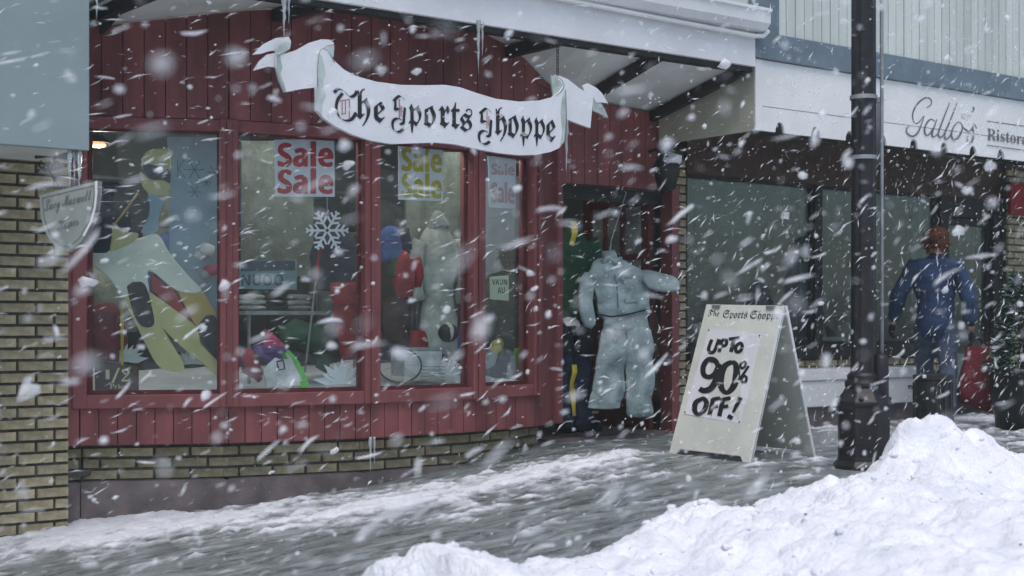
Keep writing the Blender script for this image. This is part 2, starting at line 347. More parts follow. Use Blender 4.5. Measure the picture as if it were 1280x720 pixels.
for i, hw in ((0, .042), (1, .055), (2, .055), (3, .055), (4, .05), (5, .04)):
    d = (seg(max(0, i-1))[1]+seg(min(4, i))[1]).normalized(); n = Vector((d.y, -d.x)); c = Vector(V[i]); zt = Z_LINT+.002 if i < 5 else 2.5
    z0 = Z_RAIL0+.001 if i < 5 else Z_PB
    p = [c-d*hw+n*.04, c+d*hw+n*.04, c+d*hw-n*.1, c-d*hw-n*.1]
    obj('post', MB().hexa([P3(q, z0) for q in p]+[P3(q, zt) for q in p]), 'red_post', shop, bevel=.006)
    if 0 < i < 5:
        p = [c-d*.018+n*.055, c+d*.018+n*.055, c+d*.018+n*.0405, c-d*.018+n*.0405]
        obj('cover_strip', MB().hexa([P3(q, z0+.003) for q in p]+[P3(q, zt-.003) for q in p]), 'red', shop, bevel=.004)
# gable boards under an arched top
ARCH = [(90, 40), (112, 35), (200, 25), (300, 14), (430, 10), (520, 14), (580, 32), (620, 50), (650, 70), (690, 112), (712, 148), (725, 165)]
def arch_y(px):
    for (x0, y0), (x1, y1) in zip(ARCH, ARCH[1:]):
        if px <= x1: return y0+(y1-y0)*max(0, px-x0)/(x1-x0)
    return ARCH[-1][1]
def proj(p):
    x, y, z = p[0], p[1], p[2]-CAMZ; dep = x*sY+y*cY; return CX+F*(x*cY-y*sY)/dep, HY-F*z/dep, dep
def arch_z(pt):
    px, _, dep = proj((pt.x, pt.y, 1)); return CAMZ+(HY-arch_y(px))*dep/F
topline = []
for i in range(5):
    a, d, n, L = seg(i); k = max(1, round(L/.132)); wd = L/k
    for j in range(k):
        p, q = a+d*(j*wd+.0028), a+d*((j+1)*wd-.0028); o_ = n*(.012+random.uniform(0, .005)); bk = -n*.02
        z0 = Z_LINT+.003 if i < 4 else 2.6
        zp, zq = arch_z(p), arch_z(q)
        if i == 4: zp, zq = max(zp, z0+.02), max(zq, z0+.01)
        obj('board', MB().hexa([P3(p+o_, z0), P3(q+o_, z0), P3(q+bk, z0), P3(p+bk, z0), P3(p+o_, zp), P3(q+o_, zq), P3(q+bk, zq), P3(p+bk, zp)]), 'red', shop)
    for t in ((0, .25, .5, .75) if i < 4 else (0, .35)): topline.append(P3(a+d*L*t, arch_z(a+d*L*t)+.012))
    if i < 4:
        b_ = -n*.06; f_ = -n*.022; q = a+d*L
        obj('backing', MB().hexa([P3(a+f_, Z_LINT), P3(q+f_, Z_LINT), P3(q+b_, Z_LINT), P3(a+b_, Z_LINT), P3(a+f_, arch_z(a)), P3(q+f_, arch_z(q)), P3(q+b_, arch_z(q)), P3(a+b_, arch_z(a))]), 'red_dark', shop)
# lintel over the doorway
a, b = Vector(V[5])+Vector((.03, .02)), Vector(DOORR); d = (b-a).normalized(); n = Vector((d.y, -d.x)); L = (b-a).length
k = 9
for j in range(k):
    p, q = a+d*(L*j/k+.004), a+d*(L*(j+1)/k-.004); z0, z1 = 1.94+.03*j/k, 2.57
    obj('board', MB().hexa([P3(p+n*.01, z0), P3(q+n*.01, z0), P3(q-n*.02, z0), P3(p-n*.02, z0), P3(p+n*.01, z1), P3(q+n*.01, z1), P3(q-n*.02, z1), P3(p-n*.02, z1)]), 'red', shop)
obj('lintel', MB().hexa([P3(a-n*.022, 1.96), P3(b-n*.022, 1.985), P3(b-n*.2, 1.985), P3(a-n*.2, 1.96), P3(a-n*.022, 2.565), P3(b-n*.022, 2.565), P3(b-n*.2, 2.565), P3(a-n*.2, 2.565)]), 'brown', shop)
topline += [Vector((6.45, 8.12, 2.585)), Vector((7.0, 8.28, 2.575)), Vector((7.6, 8.32, 2.575))]
topline = [Vector((2.70, 8.28, arch_z(Vector((2.8, 8.25)))+.01))]+topline
# awning
FY, FZ = 7.22, 2.78
X0, X1 = 2.95, 7.49
awn = link('awning', None, shop, (5.2, 7.3, FZ))
sb = MB(); N_ = len(topline)
for i, t in enumerate(topline):
    s_ = i/(N_-1); x = X0+(X1-X0)*max(0, min(1, (t.x-2.75)/(7.6-2.75)))
    sb.v += [Vector((x, FY+.02, FZ+.03)), t, Vector((x, FY+.02, FZ+.07)), t+Vector((0, 0, .04))]
for i in range(N_-1):
    k = 4*i; sb.f += [(k, k+1, k+5, k+4), (k+2, k+6, k+7, k+3)]
obj('soffit', sb, 'soffit', awn)
def back(x):
    for p, q in zip(topline, topline[1:]):
        if p.x <= x <= q.x: return p.lerp(q, (x-p.x)/(q.x-p.x))
    return topline[-1] if x > 5 else topline[0]
for x in (3.05, 3.93, 4.81, 5.69, 6.58, 7.43):
    q = back(x); obj('strut', MB().bar((x, FY+.02, FZ-.015), (x if x > 3.2 else 2.78, q.y-.01, q.z-.05), .06, .075), 'dark', awn)
obj('edge_beam', MB().box((X0, FY+.005, FZ-.035), (X1, FY+.075, FZ+.028)), 'dark', awn)
obj('fascia', MB().box((X0, FY-.03, FZ), (X1, FY+.003, 3.04)), 'white', awn, bevel=.004)
gut = MB(); prof = [(0, 0), (-.02, -.01), (-.07, .0), (-.11, .045), (-.115, .12), (-.13, .13), (-.13, .15), (-.1, .15), (-.095, .06), (-.06, .025), (-.005, .03)]
gv = [Vector((x, FY-.03+y, 3.035+z)) for x in (X0, X1+.04) for (y, z) in prof]; m_ = len(prof)
gut.add(gv, [(i, (i+1) % m_, m_+(i+1) % m_, m_+i) for i in range(m_)]+[tuple(range(m_)), tuple(range(2*m_-1, m_-1, -1))])
obj('gutter', gut, 'white', awn)
obj('pipe', MB().tube([(5.4, FY-.07, 3.02), (6.6, FY-.07, 3.0), (7.42, FY-.07, 2.99), (7.52, FY-.075, 3.0), (7.56, FY-.09, 3.04)], .018, 8), 'white2', awn, smooth=True)
obj('roof', MB().hexa([(X0, FY-.04, 3.08), (X1, FY-.04, 3.08), (X1, 8.6, 3.4), (X0, 8.6, 3.4), (X0, FY-.04, 3.13), (X1, FY-.04, 3.13), (X1, 8.6, 3.5), (X0, 8.6, 3.5)]), 'slush', awn)
obj('end_panel', MB().prism([(X0+.01, FY+.08, 2.83), (X0+.01, 8.3, 2.6), (X0+.01, 8.3, 3.4), (X0+.01, FY+.08, 3.1)], (.02, 0, 0)), 'dark', awn)
# brick base under the bow, bricks one by one over a mortar core
base = link('base_wall', None, shop, (4.5, 8, 0))
for i in range(5):
    a, d, n, L = seg(i); aa = a-n*.15; bb = aa+d*L
    obj('mortar_core', MB().hexa([P3(aa-n*.006, -.06), P3(bb-n*.006, -.06), P3(bb-n*.12, -.06), P3(aa-n*.12, -.06), P3(aa-n*.006, Z_PB+.02), P3(bb-n*.006, Z_PB+.02), P3(bb-n*.12, Z_PB+.02), P3(aa-n*.12, Z_PB+.02)]), 'mortar', base)
    brick_row_wall(base, (aa.x, aa.y), (bb.x, bb.y), -.045, Z_PB-.002, phase=i)
    p = aa+n*.095; q = bb+n*.095
    obj('plinth', MB().hexa([P3(p, -.6), P3(q, -.6), P3(q-n*.2, -.6), P3(p-n*.2, -.6), P3(p, -.05), P3(q, -.05), P3(q-n*.2, -.05), P3(p-n*.2, -.05)]), 'plinth', base)
obj('end_fill', MB().box((2.6, 8.385, -.06), (2.92, 8.45, 2.9)), 'mortar', base); brick_row_wall(base, (2.7, 8.377), (2.915, 8.377), -.045, Z_PB-.002, phase=1)
obj('plinth', MB().box((2.6, 8.282, -.7), (2.875, 8.45, -.0502)), 'plinth', base)
obj('end_post', MB().box((2.7, 8.2325, Z_PB), (2.853, 8.3, 2.6)), 'red_post', shop)
# room shell
rm = MB()
rm.box((2.6, 11.4, -.2), (7.9, 11.5, 3.0)).box((2.5, 8.35, -.2), (2.6, 11.5, 3.0)).box((7.85, 8.5, -.2), (7.9, 11.5, 3.0)).box((2.5, 8.32, 2.62), (7.9, 11.5, 2.7))
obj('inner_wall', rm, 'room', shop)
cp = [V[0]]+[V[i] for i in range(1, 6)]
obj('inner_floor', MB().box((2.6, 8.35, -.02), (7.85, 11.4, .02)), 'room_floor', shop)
bed = MB().prism([Vector((x, y+.1, Z_SILL-.06)) for x, y in V[:5]]+[Vector((5.99, 8.95, Z_SILL-.06)), Vector((2.87, 8.95, Z_SILL-.06))], (0, 0, .03))
obj('display_floor', bed, 'brown', shop)
obj('upper_wall', MB().box((2.6, 8.33, 2.72), (7.9, 8.7, 7)), 'white', shop)
# doorway
obj('jamb', MB().box((7.60, 8.2, -.02), (7.68, 8.34, 1.99)), 'red_post', shop, bevel=.006)
obj('doorstep', MB().box((6.33, 8.1, -.3), (7.6, 8.9, .05)), 'plinth', shop)
door = link('door', None, shop, (7.55, 8.4, .05))
for (y0, y1, z0, z1) in ((8.36, 8.46, .06, 1.96), (9.1, 9.2, .06, 1.96), (8.46, 9.1, .06, .3), (8.46, 9.1, 1.86, 1.96), (8.46, 9.1, .95, 1.05), (8.46, 9.1, 1.42, 1.47), (8.68, 8.72, 1.05, 1.86), (8.9, 8.94, 1.05, 1.86)):
    obj('rail', MB().box((7.5, y0+.001, z0+.001), (7.55, y1-.001, z1-.001)), 'red_dark', door, bevel=.004)
obj('pane', MB().box((7.52, 8.47, 1.06), (7.526, 9.09, 1.85)), 'glass_frost', door)
obj('panel', MB().box((7.515, 8.46, .31), (7.54, 9.1, .94)), 'red_dark', door)
obj('handle', MB().tube([(7.49, 9.14, .98), (7.44, 9.14, .98), (7.44, 9.14, 1.1), (7.49, 9.14, 1.1)], .01), 'grey_metal', door)
obj('transom', MB().box((6.33, 8.32, 1.85), (7.6, 8.38, 1.955)), 'dark', shop)

# door-side brick strip belongs to the restaurant
# ================================================================== left building with pier and panel box
left = thing('brick_building', (2.2, 8.2, -.4), 'buff brick building at the left with a blank grey blue panel above its pier', 'building')
obj('mortar_core', MB().box((1.3, 8.214, -.8), (2.775, 8.5, 2.2)), 'mortar', left)
brick_row_wall(left, (1.42, 8.2), (2.78, 8.2), -.52, 1.99, phase=1)
pb = link('panel_box', None, left, (1.5, 7.4, 1.82))
obj('front_panel', MB().box((-1.5, 7.36, 1.825), (2.607, 7.4, 4.3)), 'boxpaint', pb, bevel=.005)
obj('underside', MB().box((-1.5, 7.401, 1.85), (2.6, 8.32, 1.88)), 'soffit', pb)
obj('side_panel', MB().box((2.57, 7.401, 1.881), (2.6, 8.3, 4.3)), 'boxpaint', pb)
obj('wall', MB().box((-4, 8.25, -1), (1.29, 8.6, 5)), 'plinth', left)
obj('upper_wall', MB().box((1.3, 8.32, 2.25), (2.85, 8.6, 6)), 'mortar', left)

# ================================================================== restaurant
rest = thing('restaurant', (9.5, 8.3, 0), 'restaurant with cream fascia, dark plate glass and pale grey siding above', 'restaurant')
GX = 7.52; GYF = 7.22
can = link('canopy', None, rest, (9, 7.3, 2.4))
def fz(px, py): return at(px, py, GYF)
zb, zm, zt = fz(950, 163).z, fz(957, 133).z, fz(960, 76).z
XR = 12.6
zbR, zmR, ztR = zb, zm, zt
# lower valance with scallop notches
def valance(parent):
    xs = [fz(px, 180).x for px in (975, 1020, 1061, 1101, 1142, 1180, 1217, 1251)]
    step = (xs[-1]-xs[0])/7; xs = [xs[0]+step*i for i in range(-1, 24)]
    pts = [Vector((GX, GYF, zm-.003)), Vector((GX, GYF, zb))]
    for x in xs:
        if x < GX+.06 or x > XR-.06: continue
        for t in range(7):
            a_ = math.pi*(1-t/6); pts.append(Vector((x+.05*math.cos(a_), GYF, zb+.08*math.sin(a_))))
    pts += [Vector((XR, GYF, zb)), Vector((XR, GYF, zm-.003))]
    obj('valance', MB().prism(pts, (0, .02, 0)), 'white2', parent)
valance(can)
obj('name_board', MB().box((GX, GYF-.004, zm), (XR, GYF+.02, zt)), 'white2', can, bevel=.003)
sp = [Vector((GX, GYF+.022, zb)), Vector((GX, 8.31, zb))]
sidep = [Vector((GX, GYF+.021, zb)), Vector((GX, GYF+.5, zb+.0)), Vector((GX, 8.3, zb)), Vector((GX, 8.3, 2.55)), Vector((GX, GYF+.021, zt))]
obj('end_panel', MB().prism(sidep, (.02, 0, 0)), 'cream', can)
obj('corner_strip', MB().box((GX-.012, GYF-.012, zb), (GX+.06, GYF-.0045, zt-.002)), 'white2', can)
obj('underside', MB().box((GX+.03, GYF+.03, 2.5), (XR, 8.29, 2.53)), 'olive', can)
up = link('upper_front', None, rest, (9, 7.25, 3))
z1 = fz(969, 44).z
obj('band', MB().box((GX+.0, GYF-.03, zt+.003), (XR, GYF+.04, z1)), 'slate', up, bevel=.004)
x1 = fz(970, 30).x
obj('corner_board', MB().box((fz(941, 30).x, GYF-.034, zt+.006), (x1, GYF+.05, 4.6)), 'slate', up, bevel=.004)
obj('side_wall', MB().box((GX, GYF+.05, zt+.003), (GX+.05, 8.6, 4.6)), 'siding', up)
x = x1+.004; 
while x < XR:
    wd = .098; obj('siding_board', MB().box((x, GYF-.012+random.uniform(-.003, .003), z1+.002), (x+wd-.009, GYF+.03, 4.6)), 'siding', up); x += wd
obj('backing', MB().box((GX+.06, GYF+.031, z1), (XR, GYF+.06, 4.6)), 'slate', up)
# wall below the canopy
GW = 8.3
def gx(px): return at(px, 400, GW).x
xa = gx(857)
bc = link('brick_column', None, rest, (7.76, 8.3, 0)); 
obj('mortar_core', MB().box((7.69, 8.314, -.1), (xa-.006, 8.5, 2.3)), 'mortar', bc); brick_row_wall(bc, (7.69, 8.3), (xa, 8.3), 0, 2.25, L=xa-7.69)
zg0, zg1 = at(1022, 431, GW).z, 2.12
obj('head_band', MB().box((xa, GW-.02, zg1), (13.4, GW+.1, 2.49)), 'brown', rest)
obj('sill', MB().box((xa, GW-.06, zg0-.12), (gx(1172), GW+.12, zg0)), 'dark', rest, bevel=.006)
sb_ = link('sill_wall', None, rest, (9, 8.3, .3)); obj('mortar_core', MB().box((xa, GW-.01, -.1), (gx(1172), GW+.15, zg0-.121)), 'mortar', sb_)
brick_row_wall(sb_, (xa, GW-.025), (gx(1172), GW-.025), zg0-.121-.0675*2, zg0-.123)
lg = link('planter_ledge', None, rest, (9.4, 8.1, .1))
obj('front', MB().box((at(940, 470, 8.0).x, 7.98, .2), (at(1160, 470, 8.0).x, 8.27, at(1060, 460, 8.0).z-.1)), 'white2', lg, bevel=.01)
obj('cap', MB().box((at(938, 470, 8.0).x, 7.96, at(1060, 460, 8.0).z-.098), (at(1162, 470, 8.0).x, 8.27, at(1060, 460, 8.0).z)), 'white2', lg, bevel=.01)
obj('footing', MB().box((at(940, 470, 8.0).x+.02, 8.03, -.1), (at(1160, 470, 8.0).x-.02, 8.27, .198)), 'plinth', lg)
def gpane(x0, x1, z0, z1):
    wn = link('window', None, rest, (x0, GW, z0)); obj('pane', MB().box((x0+.002, GW+.04, z0), (x1-.002, GW+.046, z1)), 'glass2', wn)
    fr = MB(); t = .03
    fr.box((x0, GW+.01, z0+t), (x0+t, GW+.039, z1-t)).box((x1-t, GW+.01, z0+t), (x1, GW+.039, z1-t)).box((x0, GW+.01, z0), (x1, GW+.039, z0+t)).box((x0, GW+.01, z1-t), (x1, GW+.039, z1))
    obj('frame', fr, 'dark', wn)
xm = gx(1022); gpane(xa, xm-.045, zg0, zg1); gpane(xm+.045, gx(1172), zg0, zg1)
obj('mullion', MB().box((xm-.043, GW-.01, zg0), (xm+.043, GW+.08, zg1)), 'dark', rest)
xd0, xd1 = gx(1176), gx(1250)
obj('door_post', MB().box((xd0-.03, GW-.02, 0), (xd0+.1, GW+.1, 2.12)), 'dark', rest); obj('door_post', MB().box((xd1-.13, GW-.02, 0), (xd1, GW+.1, 2.12)), 'dark', rest)
obj('door_head', MB().box((xd0+.1, GW-.01, 1.93), (xd1-.13, GW+.09, 2.12)), 'dark', rest)
dr = link('door', None, rest, (xd0, GW+.05, .03)); 
obj('pane', MB().box((xd0+.15, GW+.05, .3), (xd1-.18, GW+.056, 1.85)), 'glass2', dr)
for bx in (((xd0+.101, GW+.03, .03), (xd0+.15, GW+.08, 1.92)), ((xd1-.18, GW+.03, .03), (xd1-.131, GW+.08, 1.92)), ((xd0+.15, GW+.03, .03), (xd1-.18, GW+.08, .3)), ((xd0+.15, GW+.03, 1.85), (xd1-.18, GW+.08, 1.92))): obj('rail', MB().box(*bx), 'dark', dr)
obj('handle', MB().tube([(xd0+.13, GW+.03, .9), (xd0+.13, GW-.02, .92), (xd0+.13, GW-.02, 1.15), (xd0+.13, GW+.03, 1.17)], .011), 'grey_metal', dr)
rp = link('brick_pier', None, rest, (xd1+.3, 8.2, 0)); xe = xd1+.75
obj('mortar_core', MB().box((xd1+.005, 8.235, -.1), (xe, 8.6, 2.49)), 'mortar', rp); brick_row_wall(rp, (xd1+.005, 8.22), (xe, 8.22), 0, 2.45)
obj('wall', MB().box((xe+.001, 8.25, -.1), (16, 8.6, 2.49)), 'brown', rest)
r2 = MB().box((7.92, 11.6, -.1), (15, 11.7, 2.9)).box((7.92, 8.52, -.1), (7.96, 11.6, 2.9)).box((14.9, 8.6, -.1), (15, 11.6, 2.9)).box((7.92, 8.42, 2.5), (15, 11.7, 2.6))
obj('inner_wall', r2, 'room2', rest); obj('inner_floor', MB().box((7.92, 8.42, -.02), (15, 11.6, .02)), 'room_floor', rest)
obj('upper_wall', MB().box((7.95, 8.3, 2.62), (16, 8.7, 6)), 'white', rest)
# lettering of the restaurant
def gf(x, y, off): return at(x, y, GYF-.006-off)
ZG = 7.2
def zz(pts, o=(1120, 110), s=ZG): return [(o[0]+x/s, o[1]+y/s) for x, y in pts]
lt = MB(); W_ = .9
S6 = [[(275, 180), (315, 150), (315, 105), (270, 88), (210, 125), (160, 200), (150, 270), (175, 320), (215, 300), (245, 255)], [(255, 250), (225, 340), (195, 405), (150, 435), (105, 410), (95, 370), (120, 345)],
      [(350, 300), (315, 280), (275, 320), (258, 380), (275, 425), (310, 405), (350, 330)], [(370, 280), (340, 360), (325, 420), (345, 440), (385, 400)],
      [(485, 130), (430, 270), (385, 400), (395, 445), (420, 430), (450, 385)], [(550, 135), (490, 290), (440, 410), (450, 460), (480, 440), (505, 400)],
      [(560, 305), (520, 350), (500, 420), (525, 465), (565, 440), (595, 380), (595, 325), (560, 305)],
      [(600, 350), (660, 390), (700, 340)], [(730, 365), (705, 325), (690, 355), (700, 410), (690, 470), (660, 490), (640, 455), (655, 430)]]
for i, st in enumerate(S6): pen(lt, zz(st), [W_*.9, W_*2.0, W_*2.2, W_*1.7, W_*.9], gf, .0004*i)
pen(lt, zz([(697, 172), (700, 195), (678, 222)]), [2.6, 1.4, .5], gf, .002)
tag(obj('lettering', lt, 'ink_grey', rest))
l2 = MB(); pen(l2, zz([(820, 298), (1160, 345), (1450, 385)]), 1.1, gf, 0, False); pen(l2, zz([(820, 515), (1160, 562), (1450, 602)]), 1.1, gf, 0, False); obj('rule_lines', l2, 'ink_grey', rest)
# serif capital R and text set on the fascia plane, x along the front
pA, pB = gf(1234, 176, 0), gf(1320, 188, 0)
obj('lettering', text_mb('\U0001D411\U0001D422\U0001D42C\U0001D42D\U0001D428\U0001D42B\U0001D41A\U0001D427\U0001D42D\U0001D41E', (pA.x, pA.z+.008, pA.x+.84, pA.z+.108), lambda x, y, o: Vector((x, GYF-.007, y))), 'ink_grey', rest)

# ================================================================== hanging ribbon sign
BY = 7.16
def bf(x, y, off=0): return at(x, y, BY-off)
rib = thing('ribbon_sign', bf(555, 150), 'white ribbon shaped signboard lettered The Sports Shoppe hanging under the awning', 'sign')
def slab(name, pts, off, th, m, smooth=False, parent=rib):
    if smooth: pts = [tuple(p) for p in smoothpts(pts+[pts[0]], 4)[:-1]]
    return obj(name, MB().prism([bf(x, y, off) for x, y in pts], (0, th, 0)), m, parent)
cen = [(398, 66), (404, 61), (412, 66), (418, 76), (430, 87), (445, 95), (470, 102), (500, 106), (530, 106.5), (556, 106), (575, 109), (595, 116), (620, 123.5), (650, 127), (675, 125.5), (692, 121), (700, 115), (705, 107), (707, 122), (707, 150), (706, 176), (699, 185), (688, 190), (670, 193.5), (650, 194), (625, 191.5), (600, 187), (570, 180.5), (545, 178), (515, 179), (490, 180), (465, 176), (440, 168), (420, 158), (405, 148), (396.5, 138), (396, 110), (397, 85)]
slab('ribbon_face', cen, .03, .03, 'ribbon')
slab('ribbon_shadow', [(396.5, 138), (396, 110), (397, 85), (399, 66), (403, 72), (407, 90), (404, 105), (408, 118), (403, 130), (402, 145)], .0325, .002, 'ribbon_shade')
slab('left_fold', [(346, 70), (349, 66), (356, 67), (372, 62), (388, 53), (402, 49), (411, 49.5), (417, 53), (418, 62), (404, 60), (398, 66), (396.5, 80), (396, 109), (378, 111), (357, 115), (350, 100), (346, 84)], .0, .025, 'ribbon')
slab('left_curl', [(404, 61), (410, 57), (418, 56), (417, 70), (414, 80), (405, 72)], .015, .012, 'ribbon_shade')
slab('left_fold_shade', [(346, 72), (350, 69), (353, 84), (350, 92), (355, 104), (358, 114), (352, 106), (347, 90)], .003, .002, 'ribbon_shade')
slab('upper_left_tail', [(317, 68), (330, 55), (345, 47.5), (361, 46), (364, 52), (362, 61), (350, 66), (346, 66), (344, 63), (336, 64), (327, 67)], -.03, .02, 'ribbon')
slab('lower_left_tail', [(318, 88), (325, 76), (334, 68), (345, 66), (347, 84), (335, 83)], -.032, .02, 'ribbon')
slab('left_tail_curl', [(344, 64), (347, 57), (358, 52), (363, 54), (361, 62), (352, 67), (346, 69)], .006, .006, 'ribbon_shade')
slab('right_fold', [(690, 93), (698, 94), (710, 99), (724, 110), (736, 117), (742, 119), (740, 138), (738, 160), (724, 155), (708, 149), (706, 118), (700, 103)], .0, .025, 'ribbon')
slab('right_curl', [(689, 94), (696, 97), (703, 104), (705.5, 112), (700, 118), (692, 120.5), (690, 108)], .01, .012, 'ribbon_shade')
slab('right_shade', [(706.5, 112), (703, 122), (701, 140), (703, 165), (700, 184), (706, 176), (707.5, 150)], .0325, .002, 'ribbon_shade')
slab('upper_right_tail', [(728, 107), (735, 104), (746, 110), (753, 117), (760, 129), (752, 128), (745, 128), (741, 119), (731, 115)], -.03, .02, 'ribbon')
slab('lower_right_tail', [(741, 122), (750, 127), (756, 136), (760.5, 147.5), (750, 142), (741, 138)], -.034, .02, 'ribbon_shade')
ol = MB()
for k, pts in enumerate(([(346, 72), (352, 67), (362, 62), (364, 53)], [(397, 108), (397, 85), (399, 66), (404, 61), (412, 66), (418, 78)], [(404, 61), (410, 57), (418, 56)], [(692, 121), (701, 115), (705, 107), (701, 99), (690, 93)], [(707, 112), (708, 150), (706, 176)])): pen(ol, pts, .8, bf, .034+.0003*k)
obj('outline', ol, 'ink_grey', rib)
GL = [('\U0001D58D', 445.8, 110.8, 463.2, 158), ('\U0001D58A', 467.4, 127, 481.3, 154), ('\U0001D595', 510.4, 129.6, 527, 166.4), ('\U0001D594', 530, 131.7, 545, 159.4), ('\U0001D597', 548.4, 132, 562.4, 160.3), ('\U0001D599', 563.6, 128, 574.8, 161.8), ('\U0001D598', 575, 135.6, 590.5, 164.9),
      ('\U0001D58D', 618.8, 134, 634, 177), ('\U0001D594', 634.8, 143.5, 648.6, 172.5), ('\U0001D595', 650, 144.8, 665.4, 182.5), ('\U0001D595', 667, 146.5, 681.4, 182.5), ('\U0001D58A', 683, 149.6, 694.6, 178)]
blk = MB()
for ch, x0, y0, x1_, y1_ in GL:
    blk = join(blk, text_mb(ch, (x0, y1_, x1_, y0), lambda x, y, o: bf(x, y+(x-(x0+x1_)/2)*.04, .0335)))
def z4(p): return [(400+x/7.2, 90+y/7.2) for x, y in p]
def z5(p): return [(550+x/6.544, 90+y/6.544) for x, y in p]
nb = (1.7, 1.35)
for k, st in enumerate(([(128, 185), (165, 152), (215, 170), (268, 222), (312, 208), (332, 172)], [(205, 190), (160, 250), (148, 330), (180, 410), (240, 438), (290, 420), (325, 365)])): nib(blk, z4(st), nb, bf, .0338+.0003*k)
def S_(zf, dx, dy, s):
    for k, st in enumerate(([(676, 245), (680, 290), (674, 345)], [(662, 262), (718, 215), (765, 252)], [(672, 342), (715, 330), (762, 372)], [(765, 320), (757, 400), (752, 455), (722, 472)], [(735, 430), (690, 418), (655, 450), (662, 515), (705, 540), (752, 515)])):
        nib(blk, zf([(dx+(x-640)*s, dy+(y-195)*s) for x, y in st]), (1.5, 1.2), bf, .0338+.0003*k)
S_(z4, 640, 195, 1); S_(z5, 308, 280, .9)
obj('lettering', blk, 'ink', rib)
for k, st in enumerate(([(178, 262), (268, 245)], [(265, 245), (265, 430)], [(200, 262), (200, 378)], [(230, 256), (230, 372)], [(188, 382), (238, 372)], [(715, 245), (715, 420)], [(730, 300), (730, 400)], [(705, 330), (745, 322)])): obj('accent_line', pen(MB(), z4(st), 1.0, bf, .0352+.0002*k, False), 'ink_line', rib)
for k, st in enumerate(([(385, 320), (385, 460)], [(400, 360), (400, 445)], [(480, 385), (510, 345)])): obj('accent_line', pen(MB(), z5(st), .9, bf, .0352+.0002*k, False), 'ink_line', rib)
ch = thing('sign_chain', bf(697, 70), 'thin dark chain holding the right end of the ribbon sign', 'chain')
p0, p1 = at(697, 47, BY), at(697, 94, BY); nl = 12
for i in range(nl):
    p = p0.lerp(p1, (i+.5)/nl); hh = (p0.z-p1.z)/nl*.62; pts = [p+Vector((math.cos(a_)*.009*(i % 2), math.cos(a_)*.009*((i+1) % 2), math.sin(a_)*hh)) for a_ in [2*math.pi*t/8 for t in range(9)]]
    obj('chain_link', MB().tube(pts, .003, 5, cap=False), 'iron', ch)

# icicles
def icicle(x, y0, y1, Y, wpx, label):
    a, b = at(x, y0, Y), at(x, y1, Y); r = wpx/2*Y/F*1.2; n_ = 9
    pts = [a.lerp(b, i/n_)+Vector((noise.noise(Vector((i*.7, x, 0)))*.006, 0, 0)) for i in range(n_+1)]
    rad = [max(.0015, r*(1-(i/n_))**.8*(1+.25*math.sin(i*2.1+x))) for i in range(n_+1)]
    return tag(obj('icicle', MB().tube(pts, rad, 8), 'ice', smooth=True), label, 'icicle', 'icicles hanging along the shop fronts')
icicle(355, -12, 48, FY-.03, 7, 'long icicle from the awning edge over the left ribbon fold'); icicle(361, -12, 30, FY-.02, 5, 'shorter icicle just right of the long one over the left ribbon fold')
icicle(598, 26, 92, FY-.03, 6, 'icicle hanging from the fascia above the middle of the ribbon sign'); icicle(603, 27, 70, FY-.02, 4.5, 'short icicle beside the fascia icicle above the ribbon sign')
icicle(708, 150, 216, BY, 6, 'icicle below the right end of the ribbon sign'); icicle(121, -15, 24, FY-.03, 4, 'thin icicle beside the grey panel in the top left corner')
icicle(87, 188, 240, 7.39, 6, 'left icicle of the three over the shield sign'); icicle(93, 188, 232, 7.41, 5, 'middle icicle of the three over the shield sign'); icicle(99, 188, 244, 7.39, 6, 'right icicle of the three over the shield sign')
icicle(463, 546, 590, 7.66, 5, 'left icicle under the red panel at the second mullion'); icicle(468, 546, 582, 7.66, 4, 'right icicle under the red panel at the second mullion')

# shield sign
sh = thing('shield_sign', atX(86, 240, 2.35), 'grey green shield shaped sign hanging askew under the grey panel', 'sign')
Sa, Sb = Vector((2.28, 7.42)), Vector((2.28+.2, 7.42-.215))
sa3, sb3 = atD(49, 244, 7.42), atD(122, 226, 7.30)
ux = (sb3-sa3); ux = ux.normalized(); wS = (sb3-sa3).length
upv = Vector((0, 0, 1)); nS = ux.cross(upv).normalized(); 
if nS.y > 0: nS = -nS
hS = .345
def sf(x, y, off=0): return sa3+ux*(x*wS)+Vector((0, 0, 1))*(y*hS)+nS*off
outl = [(0, 0), (1, 0), (1.0, -.2), (.97, -.42), (.9, -.62), (.78, -.8), (.62, -.93), (.5, -.97), (.36, -.92), (.22, -.78), (.1, -.58), (.03, -.35)]
obj('board', MB().prism([sf(x, y, .0) for x, y in outl], -nS*.035), 'shield', sh)
ed = MB(); pen(ed, [(.06, -.06), (.94, -.06), (.94, -.3), (.86, -.58), (.7, -.8), (.52, -.9), (.36, -.84), (.2, -.66), (.09, -.38), (.06, -.06)], .012, sf, .002, False); obj('border_line', ed, 'ink_grey', sh)
obj('edge_trim', MB().prism([sf(x, y, .004) for x, y in [(1, 0), (1.0, -.2), (.97, -.42), (.9, -.62), (.78, -.8), (.75, -.77), (.87, -.6), (.94, -.4), (.965, -.2), (.965, 0)]], -nS*.04), 'white2', sh)
obj('lettering', text_mb('\U0001D4DB\U0001D4FE\U0001D4EC\U0001D502 \U0001D4DC\U0001D4EA\U0001D501\U0001D500\U0001D4EE\U0001D4F5\U0001D4F5', (.1, -.34, .9, -.1), lambda x, y, o: sf(x, y, .003)), 'ink_grey', sh)
obj('lettering', text_mb('\U0001D4D7\U0001D4F8\U0001D4F6\U0001D4EE\U0001D4FC', (.32, -.6, .68, -.44), lambda x, y, o: sf(x, y, .003)), 'ink_grey', sh)
sbk = thing('sign_bracket', at(66, 205, 7.9), 'black scrolled iron bracket on the brick pier above the shield sign', 'bracket')
bp = MB()
def brf(x, y): return at(x, y, 7.95)
